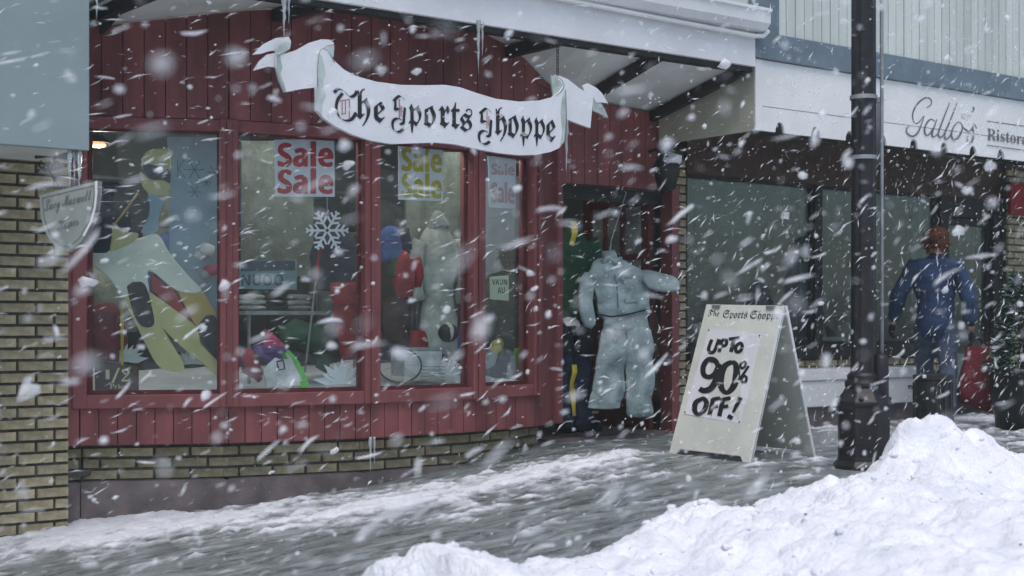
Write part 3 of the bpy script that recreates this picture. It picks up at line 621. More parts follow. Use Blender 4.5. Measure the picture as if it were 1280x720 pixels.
bp.tube([brf(44, 196), brf(60, 194), brf(84, 197)], .012, 6).tube([brf(46, 214), brf(60, 212), brf(84, 207)], .01, 6); obj('bar', bp, 'iron', sbk)
for cx in (52, 62, 72): obj('scroll', MB().tube([brf(cx+5*math.cos(t*.9)*(1-t/9), 205+6*math.sin(t*.9)*(1-t/9)) for t in range(9)], .007, 5), 'iron', sbk)
obj('hanger', MB().tube([brf(60, 212), sf(.35, 0, -.015)], .005, 5), 'iron', sbk); obj('hanger', MB().tube([brf(82, 206), sf(.75, 0, -.015)], .005, 5), 'iron', sbk)

# ================================================================== lamp post
LX, LY = 6.72, 5.56; lz = ground(LX)
lamp = thing('lamp_post', (LX, LY, lz), 'black cast iron lamp post rising out of the snow bank', 'lamp post')
def ring(prof, n=8, rot=0, flute=0):
    mb = MB(); k = 0
    for r, z in prof:
        for j in range(n):
            a_ = 2*math.pi*j/n+rot; rr = r*(1-flute*(j % 2)); mb.v.append(Vector((LX+math.cos(a_)*rr, LY+math.sin(a_)*rr, lz+z)))
    for i in range(len(prof)-1):
        for j in range(n): mb.f.append((i*n+j, i*n+(j+1) % n, (i+1)*n+(j+1) % n, (i+1)*n+j))
    mb.f.append(tuple(range(n))[::-1]); mb.f.append(tuple((len(prof)-1)*n+j for j in range(n))); return mb
obj('shaft', ring([(.08, .4), (.075, 1.2), (.072, 4.6)], 24, flute=.06), 'black', lamp)
obj('pedestal', ring([(.19, -.1), (.19, .02), (.165, .05), (.16, .08), (.162, .37), (.172, .385), (.172, .405), (.13, .455), (.11, .49)], 8, R(22)), 'black', lamp, bevel=.006)
obj('collar', ring([(.105, .485), (.112, .495), (.112, .52), (.095, .535), (.098, .55), (.098, .56), (.08, .58)], 20), 'black', lamp, smooth=True)
rt = Vector((cY, -sY, 0)); tc_ = Vector((LX, LY, lz))
cp_ = tc_+rt*.095-Vector((sY, cY, 0))*.05
obj('conduit', MB().tube([cp_+Vector((0, 0, .3)), cp_+Vector((0, 0, .66)), cp_+Vector((0, 0, .69))], [.046, .043, .022], 10), 'black', lamp, smooth=True)
obj('pipe', MB().tube([cp_+rt*.002+Vector((0, 0, .685)), cp_+rt*.002+Vector((0, 0, 4.6))], .011, 8), 'grey_metal', lamp, smooth=True)
for a_ in range(4):
    v_ = Vector((math.cos(a_*1.57+.6), math.sin(a_*1.57+.6), 0))*.15; obj('foot_knob', MB().ball(tc_+v_+Vector((0, 0, .42)), .016), 'black', lamp, smooth=True)
zs0, zs1 = atD(1100, 200, 8.4).z, atD(1100, 116, 8.4).z
for z in (zs0+.02, zs1-.02): obj('band', MB().tube([(LX, LY, z-.012), (LX, LY, z+.012)], .082, 20), 'grey_metal', lamp)
ps = thing('post_sign', tc_+rt*.12+Vector((0, 0, zs0-lz)), 'narrow grey metal sign seen edge on, banded to the lamp post', 'sign')
q0 = tc_+rt*.115+Vector((sY, cY, 0))*.03
sgv = rt*.035+Vector((sY, cY, 0))*.3
fr_ = [q0, q0+sgv]
mbp = MB().prism([Vector((q0.x, q0.y, zs0)), Vector((q0.x+sgv.x, q0.y+sgv.y, zs0)), Vector((q0.x+sgv.x, q0.y+sgv.y, zs1)), Vector((q0.x, q0.y, zs1))], rt*.012); obj('plate', mbp, 'grey_metal', ps)
obj('bracket', MB().bar((q0.x, q0.y, zs1-.03), (q0.x-rt.x*.03, q0.y-rt.y*.03, zs1-.03), .03, .03), 'grey_metal', ps)

# ================================================================== A-frame board
af = thing('sandwich_board', (6.6, 6.5, .03), 'cream folding pavement board advertising up to 90 percent off', 'sandwich board')
TL, TR = Vector((6.74, 6.93, 1.035)), Vector((6.72, 6.2, 1.018)); BL, BR_ = Vector((6.42, 6.96, .03)), Vector((6.38, 6.17, .03))
def aff(s, t, off=0):                       # s 0..1 left to right seen from the front, t 0..1 from foot to top
    p = BL.lerp(BR_, s).lerp(TL.lerp(TR, s), t); nA = (BR_-BL).cross(TL-BL).normalized()
    if nA.x > 0: nA = -nA
    return p+nA*off
fo = [(0, 0), (.09, 0), (.13, .035), (.87, .035), (.91, 0), (1, 0), (1, 1), (0, 1)]
nA = aff(0, 0, 1)-aff(0, 0, 0)
obj('front_panel', MB().prism([aff(s, t) for s, t in fo], -nA*.014), 'board', af, bevel=.003)
BL2, BR2 = Vector((7.10, 6.92, .03)), Vector((7.06, 6.24, .03))
def afb(s, t): return BL2.lerp(BR2, s).lerp((TL+Vector((.025, 0, 0))).lerp(TR+Vector((.025, 0, 0)), s), t)
obj('back_panel', MB().prism([afb(s, t) for s, t in fo], Vector((-.012, 0, -.006))), 'board', af, bevel=.003)
et = MB().prism([aff(.985, 0, .002), aff(1.0, 0, .002), aff(1.0, 1, .002), aff(.985, 1, .002)], -nA*.018); obj('edge_trim', et, 'white2', af)
et = MB().prism([afb(.985, 0)+Vector((.003, 0, 0)), afb(1.003, 0)+Vector((.003, 0, 0)), afb(1.003, 1)+Vector((.003, 0, 0)), afb(.985, 1)+Vector((.003, 0, 0))], Vector((-.02, 0, 0))); obj('edge_trim', et, 'white2', af)
for s in (.15, .85): obj('hinge', MB().bar(aff(s-.05, .985, .004), aff(s+.05, .985, .004), .02, .02), 'grey_metal', af)
obj('stay_chain', MB().tube([aff(.5, .4, -.02), (aff(.5, .4)+afb(.5, .4))/2-Vector((0, 0, .08)), afb(.5, .4)], .005, 5), 'grey_metal', af)
shp = [(.075, .265), (.79, .235), (.80, .81), (.12, .835)]
poster = obj('poster', MB().prism([aff(s, t, .004) for s, t in shp], -nA*.003), 'paper', af)
pn = MB()
for s, t in ((.085, .275), (.78, .245), (.79, .80), (.13, .825)): pn.ball(aff(s, t, .006), .006, sub=1)
obj('pin', pn, 'ink', poster)
# hand lettering, coordinates of the zoomed poster (524x720 over 160x220 px) turned into board coordinates
def zb_(x, y):
    # board corners in that zoom
    yl, yr = 28+(x-55)/330*12, 0
    t = 1-(y-(28+(x/524)*14))/(650-28); xl = 55-(1-t)*85; xr = 385-(1-t)*133
    return (x-xl)/(xr-xl), t
def afz(x, y, off=0): s, t = zb_(x, y); return aff(s, t, .0046+off)
hl = MB(); kk = 0
def hs(pts, wv=11, sm=True):
    global kk; wv = [q*1.2 for q in wv] if isinstance(wv, list) else wv*1.35; pen(hl, pts, wv, afz, .0002*kk, sm); kk += 1
hs([(98, 178), (88, 215), (96, 232), (112, 226), (124, 190), (128, 176)]); hs([(140, 178), (132, 232)]); hs([(140, 180), (158, 180), (158, 200), (138, 206)], 10)
hs([(168, 176), (212, 170)], 10); hs([(190, 174), (180, 228)], 12); hs([(210, 192), (198, 208), (202, 226), (216, 224), (224, 206), (218, 192), (208, 193)], 10)
hs([(135, 290), (120, 266), (92, 262), (74, 288), (78, 322), (100, 332), (122, 318), (136, 285), (132, 330), (112, 376), (84, 388), (66, 380)], [15, 20, 18, 16, 18, 22, 20, 16])
hs([(188, 268), (160, 285), (146, 330), (152, 375), (172, 392), (194, 370), (206, 325), (202, 280), (186, 268)], [14, 20, 24, 18, 14, 20, 24, 18, 14])
hs([(228, 264), (220, 278), (224, 292), (236, 286), (240, 270), (230, 263)], 7); hs([(252, 282), (218, 338)], 7); hs([(234, 322), (226, 336), (232, 350), (242, 344), (244, 328), (235, 321)], 7)
hs([(82, 420), (58, 436), (54, 466), (68, 484), (88, 472), (98, 440), (88, 420), (78, 421)], [12, 16, 18, 14, 12, 16, 16, 13, 12]); 
hs([(122, 418), (112, 486)], 12, False); hs([(120, 422), (150, 414)], 11, False); hs([(118, 452), (142, 446)], 10, False)
hs([(160, 416), (148, 486)], 12, False); hs([(158, 420), (188, 412)], 11, False); hs([(156, 450), (180, 444)], 10, False)
hs([(224, 408), (198, 468)], [15, 13, 10, 7]); hs([(192, 480), (184, 494)], 14, False)
obj('lettering', hl, 'ink', poster)
top = MB(); X_ = [(.06, .21), (.26, .575), (.61, .97)]
for (s0, s1), wd in zip(X_, ('\U0001D57F\U0001D58D\U0001D58A', '\U0001D57E\U0001D595\U0001D594\U0001D597\U0001D599\U0001D598', '\U0001D57E\U0001D58D\U0001D594\U0001D595\U0001D595\U0001D58A')):
    top = join(top, text_mb(wd, (s0, .895, s1, .965), lambda x, y, o: aff(x, y, .0015)))
obj('lettering', top, 'ink', af)

# ================================================================== things shown in the windows
def wf(i, off):
    a, d, n, L = seg(i); aa = a-n*off; bb = aa+d
    return lambda x, y, o=0: on(x, y, (aa.x+n.x*o, aa.y+n.y*o), (bb.x+n.x*o, bb.y+n.y*o))
def inn(i): n = seg(i)[2]; return Vector((-n.x, -n.y, 0))
def sheet(name, i, off, pts, m, parent=None, th=.004, o=0, smooth=False):
    f = wf(i, off); 
    if smooth: pts = [tuple(p) for p in smoothpts(pts+[pts[0]], 4)[:-1]]
    return obj(name, MB().prism([f(x, y, o) for x, y in pts], inn(i)*th), m, parent)
# display snow under everything
def dsn(x, y): return Z_SILL+.005+.03*noise.noise(Vector((x*4, y*4, 1)))+.05*max(0, noise.noise(Vector((x*1.5, y*1.5, 7))))
ds = MB(); nn = 26
for i in range(4):
    a, d, n, L = seg(i); k0 = len(ds.v); 
    for r in range(9):
        for c in range(nn+1):
            p = a+d*(L*c/nn); q = Vector((p.x, max(p.y+.1, p.y+.1)+(8.9-p.y-.1)*r/8)); ds.v.append(P3(q, dsn(q.x, q.y)+.12*(r/8)**2))
    ds.f += [(k0+r*(nn+1)+c, k0+r*(nn+1)+c+1, k0+(r+1)*(nn+1)+c+1, k0+(r+1)*(nn+1)+c) for r in range(8) for c in range(nn)]
tag(obj('display_snow', ds, 'cotton', loc=(4.5, 8.2, Z_SILL)), kind='stuff')
# skier cut-out
sk = thing('skier_cutout', wf(0, .14)(190, 480), 'large flat cut-out of a leaping skier in yellow and white in the first window', 'display figure')
SKP = [('cap', 'sk_yellow', [(177, 205), (179, 194), (188, 187), (205, 185.5), (212, 187), (212, 214), (195, 208)], 0), ('goggles', 'sk_dark', [(177, 204), (195, 207), (212, 213), (212, 229), (203, 224), (190, 224), (180, 216)], .004),
       ('face', 'sk_yellow', [(175, 214), (182, 220), (190, 225), (203, 225), (212, 230), (209, 240), (196, 245), (184, 240), (177, 230)], .002),
       ('torso', 'sk_dark', [(112, 251), (150, 252), (183, 250), (186, 266), (180, 280), (172, 291), (155, 288), (141, 278), (138, 312), (112, 314)], 0), ('collar', 'sk_blue', [(184, 240), (200, 246), (206, 250), (198, 270), (196, 290), (176, 291), (184, 275), (187, 262)], .004),
       ('arm', 'sk_yellow', [(142, 279), (156, 289), (173, 292), (166, 303), (152, 312), (138, 316), (139, 300)], .004), ('jacket_skirt', 'sk_white', [(111, 316), (138, 315), (166, 303), (195, 292), (213, 318), (234, 343), (252, 364), (222, 364), (186, 338), (186, 366), (166, 352), (157, 374), (138, 350), (118, 332)], .006),
       ('leg', 'sk_yellow', [(140, 350), (158, 372), (166, 352), (187, 364), (193, 386), (206, 415), (231, 461), (201, 460), (182, 430), (166, 398)], .002), ('knee_pad', 'sk_dark', [(158, 358), (166, 353), (181, 355), (190, 385), (192, 406), (178, 408), (167, 392)], .008),
       ('leg', 'sk_yellow', [(186, 364), (220, 388), (246, 410), (252, 431), (274, 452), (276, 474), (255, 456), (225, 432), (196, 402), (190, 385)], .0), ('thigh', 'sk_orange', [(221, 363), (250, 363), (264, 382), (270, 396), (256, 402), (246, 409), (234, 388)], .004),
       ('knee_pad', 'sk_dark', [(258, 394), (270, 397), (277, 430), (276, 452), (262, 440), (251, 422), (247, 408)], .008), ('stripe', 'sk_red', [(187, 340), (220, 366), (233, 388), (243, 408), (220, 388), (190, 364)], -.002), ('strap', 'sk_orange', [(172, 240), (174, 242), (146, 279), (142, 279)], .006),
       ('ski', 'cloth_yellow', [(150, 384), (155, 384), (154, 462), (151, 462)], .012)]
for nm, m, pts, o in SKP:
    po_ = sheet(nm, 0, .16, pts, m, sk, .02, o*1.5, nm not in ('ski', 'strap', 'stripe')); bv = po_.modifiers.new('bevel', 'BEVEL'); bv.width = .006; bv.segments = 2; bv.limit_method = 'ANGLE'
tag(sheet('blue_poster', 0, .26, [(209, 171), (275, 171), (275, 440), (205, 440), (212, 300)], 'poster_blue', None), 'tall pale blue snow poster behind the skier cut-out', 'poster')
bpz = bpy.data.objects['blue_poster']; mk = MB(); f_ = wf(0, .26); kq = 0
for cx, cy, r in ((243, 212, 13), (268, 215, 9), (243, 240, 8), (258, 228, 6)):
    for t in range(3):
        a_ = t*math.pi/3; pen(mk, [(cx-r*math.cos(a_), cy-r*math.sin(a_)), (cx+r*math.cos(a_), cy+r*math.sin(a_))], 1.2, f_, .002+.0003*kq, False); kq += 1
pen(mk, [(222, 200), (222, 222)], 1.6, f_, .004, False); pen(mk, [(230, 200), (223, 211), (231, 222)], 1.6, f_, .0045, False)
obj('lettering', mk, 'slate', bpz)
hp = tag(sheet('price_sign', 0, .1, [(118, 456), (173.5, 456.5), (173.5, 490), (119, 492)], 'brown', None, .006), 'dark half price sign propped at the corner of the first window', 'sign'); f0 = wf(0, .1)
hb = join(*[text_mb(t, fit, lambda x, y, o: f0(x, y, .002)) for t, fit in (('1', (132, 474, 137, 462)), ('/', (139, 479, 150, 460)), ('\U0001D7D0', (152, 477, 163, 461)), ('\U0001D40F\U0001D42B\U0001D422\U0001D41C\U0001D41E', (137, 486, 159, 480)))])
obj('lettering', hb, 'ink_cream', hp)
# sale posters
def sale(i, off, quad, rows, m, label, paper='paper'):
    s_ = tag(sheet('sale_poster', i, off, quad, paper), label, 'poster', 'sale posters taped inside the windows'); f = wf(i, off); mb = MB()
    (x0, y0), (x1, y1), (x2, y2), (x3, y3) = quad
    for (ya, yb) in rows:
        mb = join(mb, text_mb('\U0001D5E6\U0001D5EE\U0001D5F9\U0001D5F2', (0, 0, 1, 1), lambda x, y, o: f(x0+4+(x1-x0-7)*x, (y0+(y1-y0)*x)+((y3-y0)+((y2-y1)-(y3-y0))*x)*(1-(ya+(yb-ya)*y)), .002)))
        lo = MB(); 
    th_ = MB()                              # heavy poster letters: the same strokes again a little to the side
    for v in mb.v: th_.v.append(v+seg(i)[1].to_3d()*.006+Vector((-inn(i).x*.0005, -inn(i).y*.0005, .003)))
    n0 = len(th_.v); th_.f = list(mb.f); th_.v += [v+(v2-v)*1.6+Vector((0, 0, -.006)) for v, v2 in zip(mb.v, th_.v[:n0])]; th_.f += [tuple(q+n0 for q in fc) for fc in mb.f]; obj('lettering', join(mb, th_), m, s_); return s_
sale(1, .075, [(343, 174.5), (418, 174), (418.5, 246), (344, 245.5)], ((.52, .96), (.05, .49)), 'ink_red', 'white poster reading Sale Sale in red letters')
sale(2, .075, [(498, 180), (554, 183), (554, 251.5), (498, 249.5)], ((.52, .96), (.05, .49)), 'ink_yel', 'white poster reading Sale Sale in yellow letters')
sale(3, .09, [(610, 195), (645, 196), (645.5, 261), (612, 259)], ((.64, .86), (.1, .5)), 'ink_pink', 'faded sale poster hanging in the narrow fourth window')
# snowflake
sf0 = thing('snowflake_ornament', wf(1, .13)(409, 288), 'white six armed paper snowflake hanging in the second window', 'ornament'); f1 = wf(1, .13); sm_ = MB(); kq = 0
for t in range(6):
    a_ = t*math.pi/3+.0; ux_, uy_ = math.cos(a_), math.sin(a_); P = lambda r, s: (409+ux_*r-uy_*s, 288+uy_*r+ux_*s)
    am = MB(); pen(am, [P(2, 0), P(26, 0)], 3.0, f1, 0, False)
    for r0, l in ((10, 8), (17, 7), (24, 3)):
        pen(am, [P(r0, 0), P(r0+l*.7, l)], 2.6, f1, .001, False); pen(am, [P(r0, 0), P(r0+l*.7, -l)], 2.6, f1, .0015, False)
    obj('arm', am, 'paper', sf0)
obj('thread', MB().tube([f1(409, 262), f1(409, 172)], .0012, 4), 'paper', sf0)
# lettered poster low in second window
np_ = tag(sheet('lettered_poster', 1, .5, [(299, 326), (371, 325), (371, 362), (298, 361)], 'poster_teal'), 'teal poster with dark letters standing low in the second window', 'poster')
sheet('stripe', 1, .5, [(303, 326.5), (369, 325.5), (369, 338), (301, 339)], 'poster_navy', np_, .003, .0035)
fz_ = wf(1, .5); obj('lettering', text_mb('\U0001D5E1\U0001D5E8\U0001D5E2\U0001D5E2', (302, 357, 354, 343), lambda x, y, o: fz_(x, y, .004)), 'poster_navy', np_)
# poles
def pole(x0, y0, x1_, y1_, i, off, label):
    f = wf(i, off); t_ = thing('ski_pole', f(x1_, y1_), label, 'ski pole'); a, b = f(x0, y0), f(x1_, y1_)
    obj('grip', MB().tube([a, a.lerp(b, .28)], .012, 6), 'cloth_red', t_); obj('shaft', MB().tube([a.lerp(b, .28), b], .008, 6), 'grey_metal', t_)
    c = a.lerp(b, .93); obj('basket', MB().tube([c, c+Vector((0, 0, .008))], .035, 8), 'cloth_black', t_)
pole(400, 308, 381, 466, 1, .28, 'ski pole leaning below the paper snowflake')
# garments: lofted cloth bodies
def garment(name, label, cat, parts, group=None):
    t_ = thing(name, parts[0][2][0], label, cat, group)
    for nm, m, pts, rad, fl in parts: 
        P = smoothpts([tuple(p) for p in pts], 3); RR = []
        for i in range(len(P)):
            s = i/(len(P)-1)*(len(rad)-1); j = min(int(s), len(rad)-2); RR.append(rad[j]+(rad[j+1]-rad[j])*(s-j))
        obj(nm, MB().tube(P, RR, 14, flat=fl, jit=.028), m, t_, smooth=True)
    return t_
def gp(i, off): f = wf(i, off); return f
f = gp(1, .45)
garment('navy_jacket', 'dark navy ski jacket on display left of the second mullion', 'jacket', [('body', 'navy', [f(425, 285), f(424, 310), f(424, 340), f(424, 362)], [.06, .16, .16, .15], .5), ('sleeve', 'navy', [f(402, 300), f(398, 325), f(400, 352)], [.05, .06, .05], .8), ('sleeve', 'navy', [f(448, 300), f(450, 325), f(446, 352)], [.05, .06, .05], .8)])
f = gp(1, .22); f3 = gp(2, .3)
garment('red_trousers', 'shiny red ski trousers hanging either side of the second mullion', 'trousers', [('hip', 'cloth_red', [f(445, 355), f(444, 368), f(444, 380)], [.17, .19, .17], .45), ('trouser_leg', 'cloth_red', [f(433, 375), f(434, 400), f(436, 425), f(434, 448)], [.095, .1, .085, .05], .7), ('trouser_leg', 'cloth_red', [f(456, 375), f(459, 400), f(462, 425), f(462, 440)], [.08, .09, .08, .06], .7)])
garment('red_scarf_jacket', 'small red jacket hanging at the left of the third window', 'jacket', [('body', 'cloth_red', [f3(506, 314), f3(505, 330), f3(504, 350), f3(506, 368)], [.03, .08, .085, .06], .4), ('sleeve', 'cloth_red', [f3(519, 322), f3(523, 340), f3(521, 358)], [.03, .035, .03], .8), ('lining', 'cloth_green', [f3(492, 318), f3(492, 345)], [.025, .03], .6)])
f = gp(2, .34)
garment('grey_snowsuit', 'pale grey snowsuit standing in the middle of the third window', 'snowsuit', [('body', 'cloth_pale', [f(548, 283), f(547, 310), f(548, 345), f(548, 358), f(549, 400), f(549, 440)], [.07, .15, .155, .135, .12, .15, .135], .5), ('sleeve', 'cloth_pale', [f(525, 300), f(518, 335), f(520, 375)], [.06, .065, .05], .8), ('sleeve', 'cloth_pale', [f(572, 300), f(580, 340), f(579, 380)], [.06, .065, .05], .8), ('hood', 'cloth_grey', [f(547, 268), f(546, 276), f(548, 286)], [.03, .07, .08], .8)])
garment('blue_anorak', 'dark blue anorak at the upper left of the third window', 'jacket', [('body', 'cloth_blue', [f(488, 283), f(487, 305), f(489, 325)], [.05, .1, .1], .5), ('sleeve', 'navy', [f(502, 288), f(506, 312)], [.05, .05], .8)])
garment('brown_trousers', 'dull brown trousers hanging low left in the third window', 'trousers', [('body', 'brown_cloth', [f(497, 372), f(496, 400), f(495, 430)], [.08, .09, .09], .6)])
garment('blue_bag', 'small blue bag leaning at the right edge of the third window', 'bag', [('body', 'cloth_blue', [f(578, 405), f(577, 425), f(579, 440)], [.03, .06, .06], .7)])
garment('red_jumper', 'folded red jumper low in the third window', 'jumper', [('body', 'cloth_red', [f(520, 414), f(521, 428), f(522, 440)], [.05, .08, .08], .7)])
# wire wheel
wt = thing('bicycle_wheel', f(500, 478), 'thin dark wire wheel lying at the bottom of the third window', 'wheel'); fw = gp(2, .16); c0 = fw(500, 456)
obj('rim', MB().tube([fw(500+27*math.cos(a_), 457+21*math.sin(a_)) for a_ in [2*math.pi*k/28 for k in range(29)]], .006, 5, cap=False), 'iron', wt)
for k in range(9): a_ = 2*math.pi*k/9; obj('spoke', MB().tube([c0, fw(500+26*math.cos(a_), 457+20*math.sin(a_))], .002, 4), 'grey_metal', wt)
wt = thing('wire_basket', fw(541, 478), 'small silver wire basket at the foot of the grey snowsuit', 'basket')
for k in range(5): obj('hoop', MB().tube([fw(541+14*math.cos(a_), 458+k*4.3)+inn(2)*(.06*math.sin(a_)) for a_ in [2*math.pi*q/16 for q in range(17)]], .003, 4, cap=False), 'grey_metal', wt)
# pile in second window
f = gp(1, .2)
garment('red_jacket', 'crumpled red jacket lying low left in the second window', 'jacket', [('body', 'cloth_red', [f(300, 442), f(312, 452), f(326, 475)], [.05, .09, .03], .6)])
garment('pink_hat', 'knitted pink and red hat on the clothes heap in the second window', 'hat', [('crown', 'cloth_pink', [f(338, 416), f(340, 424), f(342, 434)], [.02, .06, .075], .8), ('brim', 'cloth_purple', [f(341, 434), f(342, 440)], [.08, .08], .8), ('bobble', 'cloth_pink', [f(337, 412), f(337, 418)], [.02, .025], 1)])
garment('purple_scarf', 'purple and pink scarf under the knitted hat', 'scarf', [('body', 'cloth_purple', [f(318, 436), f(330, 440), f(345, 448), f(352, 446)], [.04, .05, .05, .04], .6)])
sb1 = tag(sheet('snowboard', 1, .24, [(347, 430), (354, 433), (366, 442), (377, 458), (386, 482), (372, 484), (360, 462), (352, 446)], 'cloth_lime', None, .012, 0, True), 'bright lime green snowboard leaning on the clothes heap', 'snowboard')
sheet('stripe', 1, .24, [(356, 440), (364, 447), (378, 476), (374, 477)], 'cloth_white', sb1, .004, .0035)
vt = thing('race_bib', f(353, 482), 'white race bib with a black zero on the display floor', 'bib'); obj('cloth', MB().prism([wf(1, .13)(x, y) for x, y in [(329, 462), (345, 447), (352, 450), (362, 449), (372, 463), (376, 482), (334, 484)]], inn(1)*.03), 'cloth_white', vt)
fb = wf(1, .13); nb_ = MB(); pen(nb_, [(346, 452), (354, 450.5), (356, 461), (348.5, 462.5), (346, 452)], 2.2, fb, .003, False); obj('number', nb_, 'ink', vt)
f = gp(0, .3)
garment('maroon_jacket', 'dark maroon jacket low left behind the skier cut-out', 'jacket', [('body', 'bag_red', [f(128, 378), f(130, 395), f(131, 420), f(130, 452)], [.05, .11, .12, .1], .6), ('sleeve', 'bag_red', [f(146, 392), f(151, 415), f(149, 438)], [.04, .045, .04], .8)])
f = gp(0, .2)
garment('white_mitten', 'white mitten hung beside the raised leg of the skier cut-out', 'mitten', [('body', 'cloth_white', [f(252, 318), f(260, 312), f(270, 313)], [.03, .05, .04], .7), ('cuff', 'cloth_white', [f(246, 324), f(252, 318)], [.03, .032], .8)])
garment('pink_mitten', 'dull pink mitten below the white mitten in the first window', 'mitten', [('body', 'cloth_pink', [f(258, 342), f(266, 337), f(273, 338)], [.03, .045, .03], .7), ('cuff', 'cloth_grey', [f(252, 348), f(258, 342)], [.03, .03], .8)])
f = gp(1, .55)
shf = thing('display_shelf', f(375, 400), 'grey shelf across the second window below the lettered poster', 'shelf'); a, d, n, L = seg(1); q0_, q1_ = f(302, 391), f(452, 389)
obj('board', MB().bar(q0_, (q1_.x, q1_.y, q0_.z), .22, .025), 'cloth_grey', shf)
for q in (q0_.lerp(q1_, .06), q0_.lerp(q1_, .94)): obj('leg', MB().tube([(q.x, q.y, Z_SILL+.02), (q.x, q.y, q0_.z)], .012, 6), 'grey_metal', shf)
for x_, m_, lb, w_ in ((316, 'cloth_pale', 'pale folded fleece at the left end of the display shelf', .1), (345, 'cloth_black', 'black folded top in the middle of the display shelf', .09), (372, 'cloth_grey', 'grey folded jumper beside the ski pole on the display shelf', .1)):
    c_ = f(x_, 391); c_.z = q0_.z+.013; t_ = thing('folded_jumper', c_, lb, 'jumper')
    for k in range(3): obj('layer', MB().ball(c_+Vector((0, 0, .022+.035*k)), w_, sz=.2, sy=.8, jit=.3, seed=k+x_), m_, t_, smooth=True)
f = gp(1, .4)
garment('green_jumper', 'dark green jumper heaped under the shelf in the second window', 'jumper', [('body', 'cloth_green', [f(350, 425), f(372, 418), f(396, 424), f(404, 440)], [.06, .11, .11, .06], .7), ('sleeve', 'cloth_green', [f(392, 430), f(402, 448), f(398, 462)], [.05, .05, .04], .8)])
f = gp(2, .26)
hl_ = thing('black_helmet', f(560, 425), 'black ski helmet with a white stripe at the foot of the grey snowsuit', 'helmet'); c_ = f(560, 416)
obj('shell', MB().ball(c_, .075, sz=.9), 'cloth_black', hl_, smooth=True); obj('stripe', MB().ball(c_+Vector((-.01, -.012, .008)), .07, sx=.35, sz=.95), 'cloth_white', hl_, smooth=True)
bxw = f(528, 470); bx1 = thing('white_box', (bxw.x, bxw.y, dsn(bxw.x, bxw.y)), 'low white carton on the snow of the third window', 'carton'); obj('body', MB().box((bxw.x-.14, bxw.y, bxw.z), (bxw.x+.16, bxw.y+.18, f(528, 438).z)), 'cloth_white', bx1, bevel=.005); obj('lid', MB().box((bxw.x-.145, bxw.y-.005, f(528, 438).z+.001), (bxw.x+.165, bxw.y+.185, f(528, 438).z+.02)), 'cloth_grey', bx1)
# frosted foliage
def frost(i, off, cx, cy, r, label, n_=9, m='cotton'):
    f = wf(i, off); t_ = thing('frosted_plant', f(cx, cy+r*.4), label, 'plant')
    for k in range(n_):
        a_ = math.pi*(k+.5)/n_; rr = r*random.uniform(.75, 1.1); tip = (cx-rr*math.cos(a_), cy-rr*math.sin(a_)*.9)
        dx, dy = (tip[1]-cy)*.13, -(tip[0]-cx)*.13; mid = (cx+(tip[0]-cx)*.55, cy+(tip[1]-cy)*.55)
        obj('frond', MB().prism([f(cx, cy, 0), f(mid[0]+dx, mid[1]+dy, .01), f(tip[0], tip[1], .03*random.random()), f(mid[0]-dx, mid[1]-dy, .01)], inn(i)*.012), m, t_)
frost(0, .3, 152, 452, 34, 'frosted silver fern by the half price sign', 11); frost(1, .16, 428, 480, 36, 'frosted white fern at the right foot of the second window', 9); frost(2, .2, 563, 470, 26, 'frosted white plant at the right foot of the third window', 9, 'cotton')
frost(0, .33, 240, 455, 30, 'frosted fern behind the legs of the skier cut-out', 9)
# fourth window
tag(sheet('sky_reflection_board', 3, .95, [(600, 222), (655, 220), (672, 250), (676, 356), (600, 356)], 'sky_reflection_paint', None, .02), 'large pale blue board painted as reflected sky behind the person in the fourth window', 'board')  # pale blue colour stands for the sky reflected in the pane
nc = tag(sheet('notice_card', 3, .075, [(612.5, 346), (636, 344), (636, 376), (613, 374)], 'card'), 'small pale green notice card taped in the fourth window', 'card'); fn = wf(3, .075)
obj('lettering', join(text_mb('\U0001D5E9\U0001D5D4\U0001D5E8\U0001D5E1', (615, 356, 634, 349), lambda x, y, o: fn(x, y, .002)), text_mb('\U0001D5D4\U0001D5E8', (622, 367, 631, 359), lambda x, y, o: fn(x, y, .002))), 'ink', nc)
f = gp(3, .3)
for nm, lab, m, x, y, r in (('yellow_mitten', 'yellow mitten on the shelf of the fourth window', 'cloth_yellow', 619, 432, .05), ('green_mitten', 'green mitten on the shelf of the fourth window', 'cloth_lime', 650, 444, .06), ('black_glove', 'black glove lying beside the green mitten', 'cloth_black', 634, 438, .06), ('grey_beanie', 'grey knitted beanie at the left of the fourth window', 'cloth_grey', 613, 448, .05), ('white_muff', 'white fluffy muff at the foot of the fourth window', 'cloth_white', 642, 462, .06)):
    garment(nm, lab, nm.split('_')[1], [('body', m, [f(x-4, y+6), f(x, y), f(x+5, y-5)], [r*.7, r, r*.5], .8), ('cuff', m, [f(x-6, y+10), f(x-4, y+5)], [r*.7, r*.6], .8)])
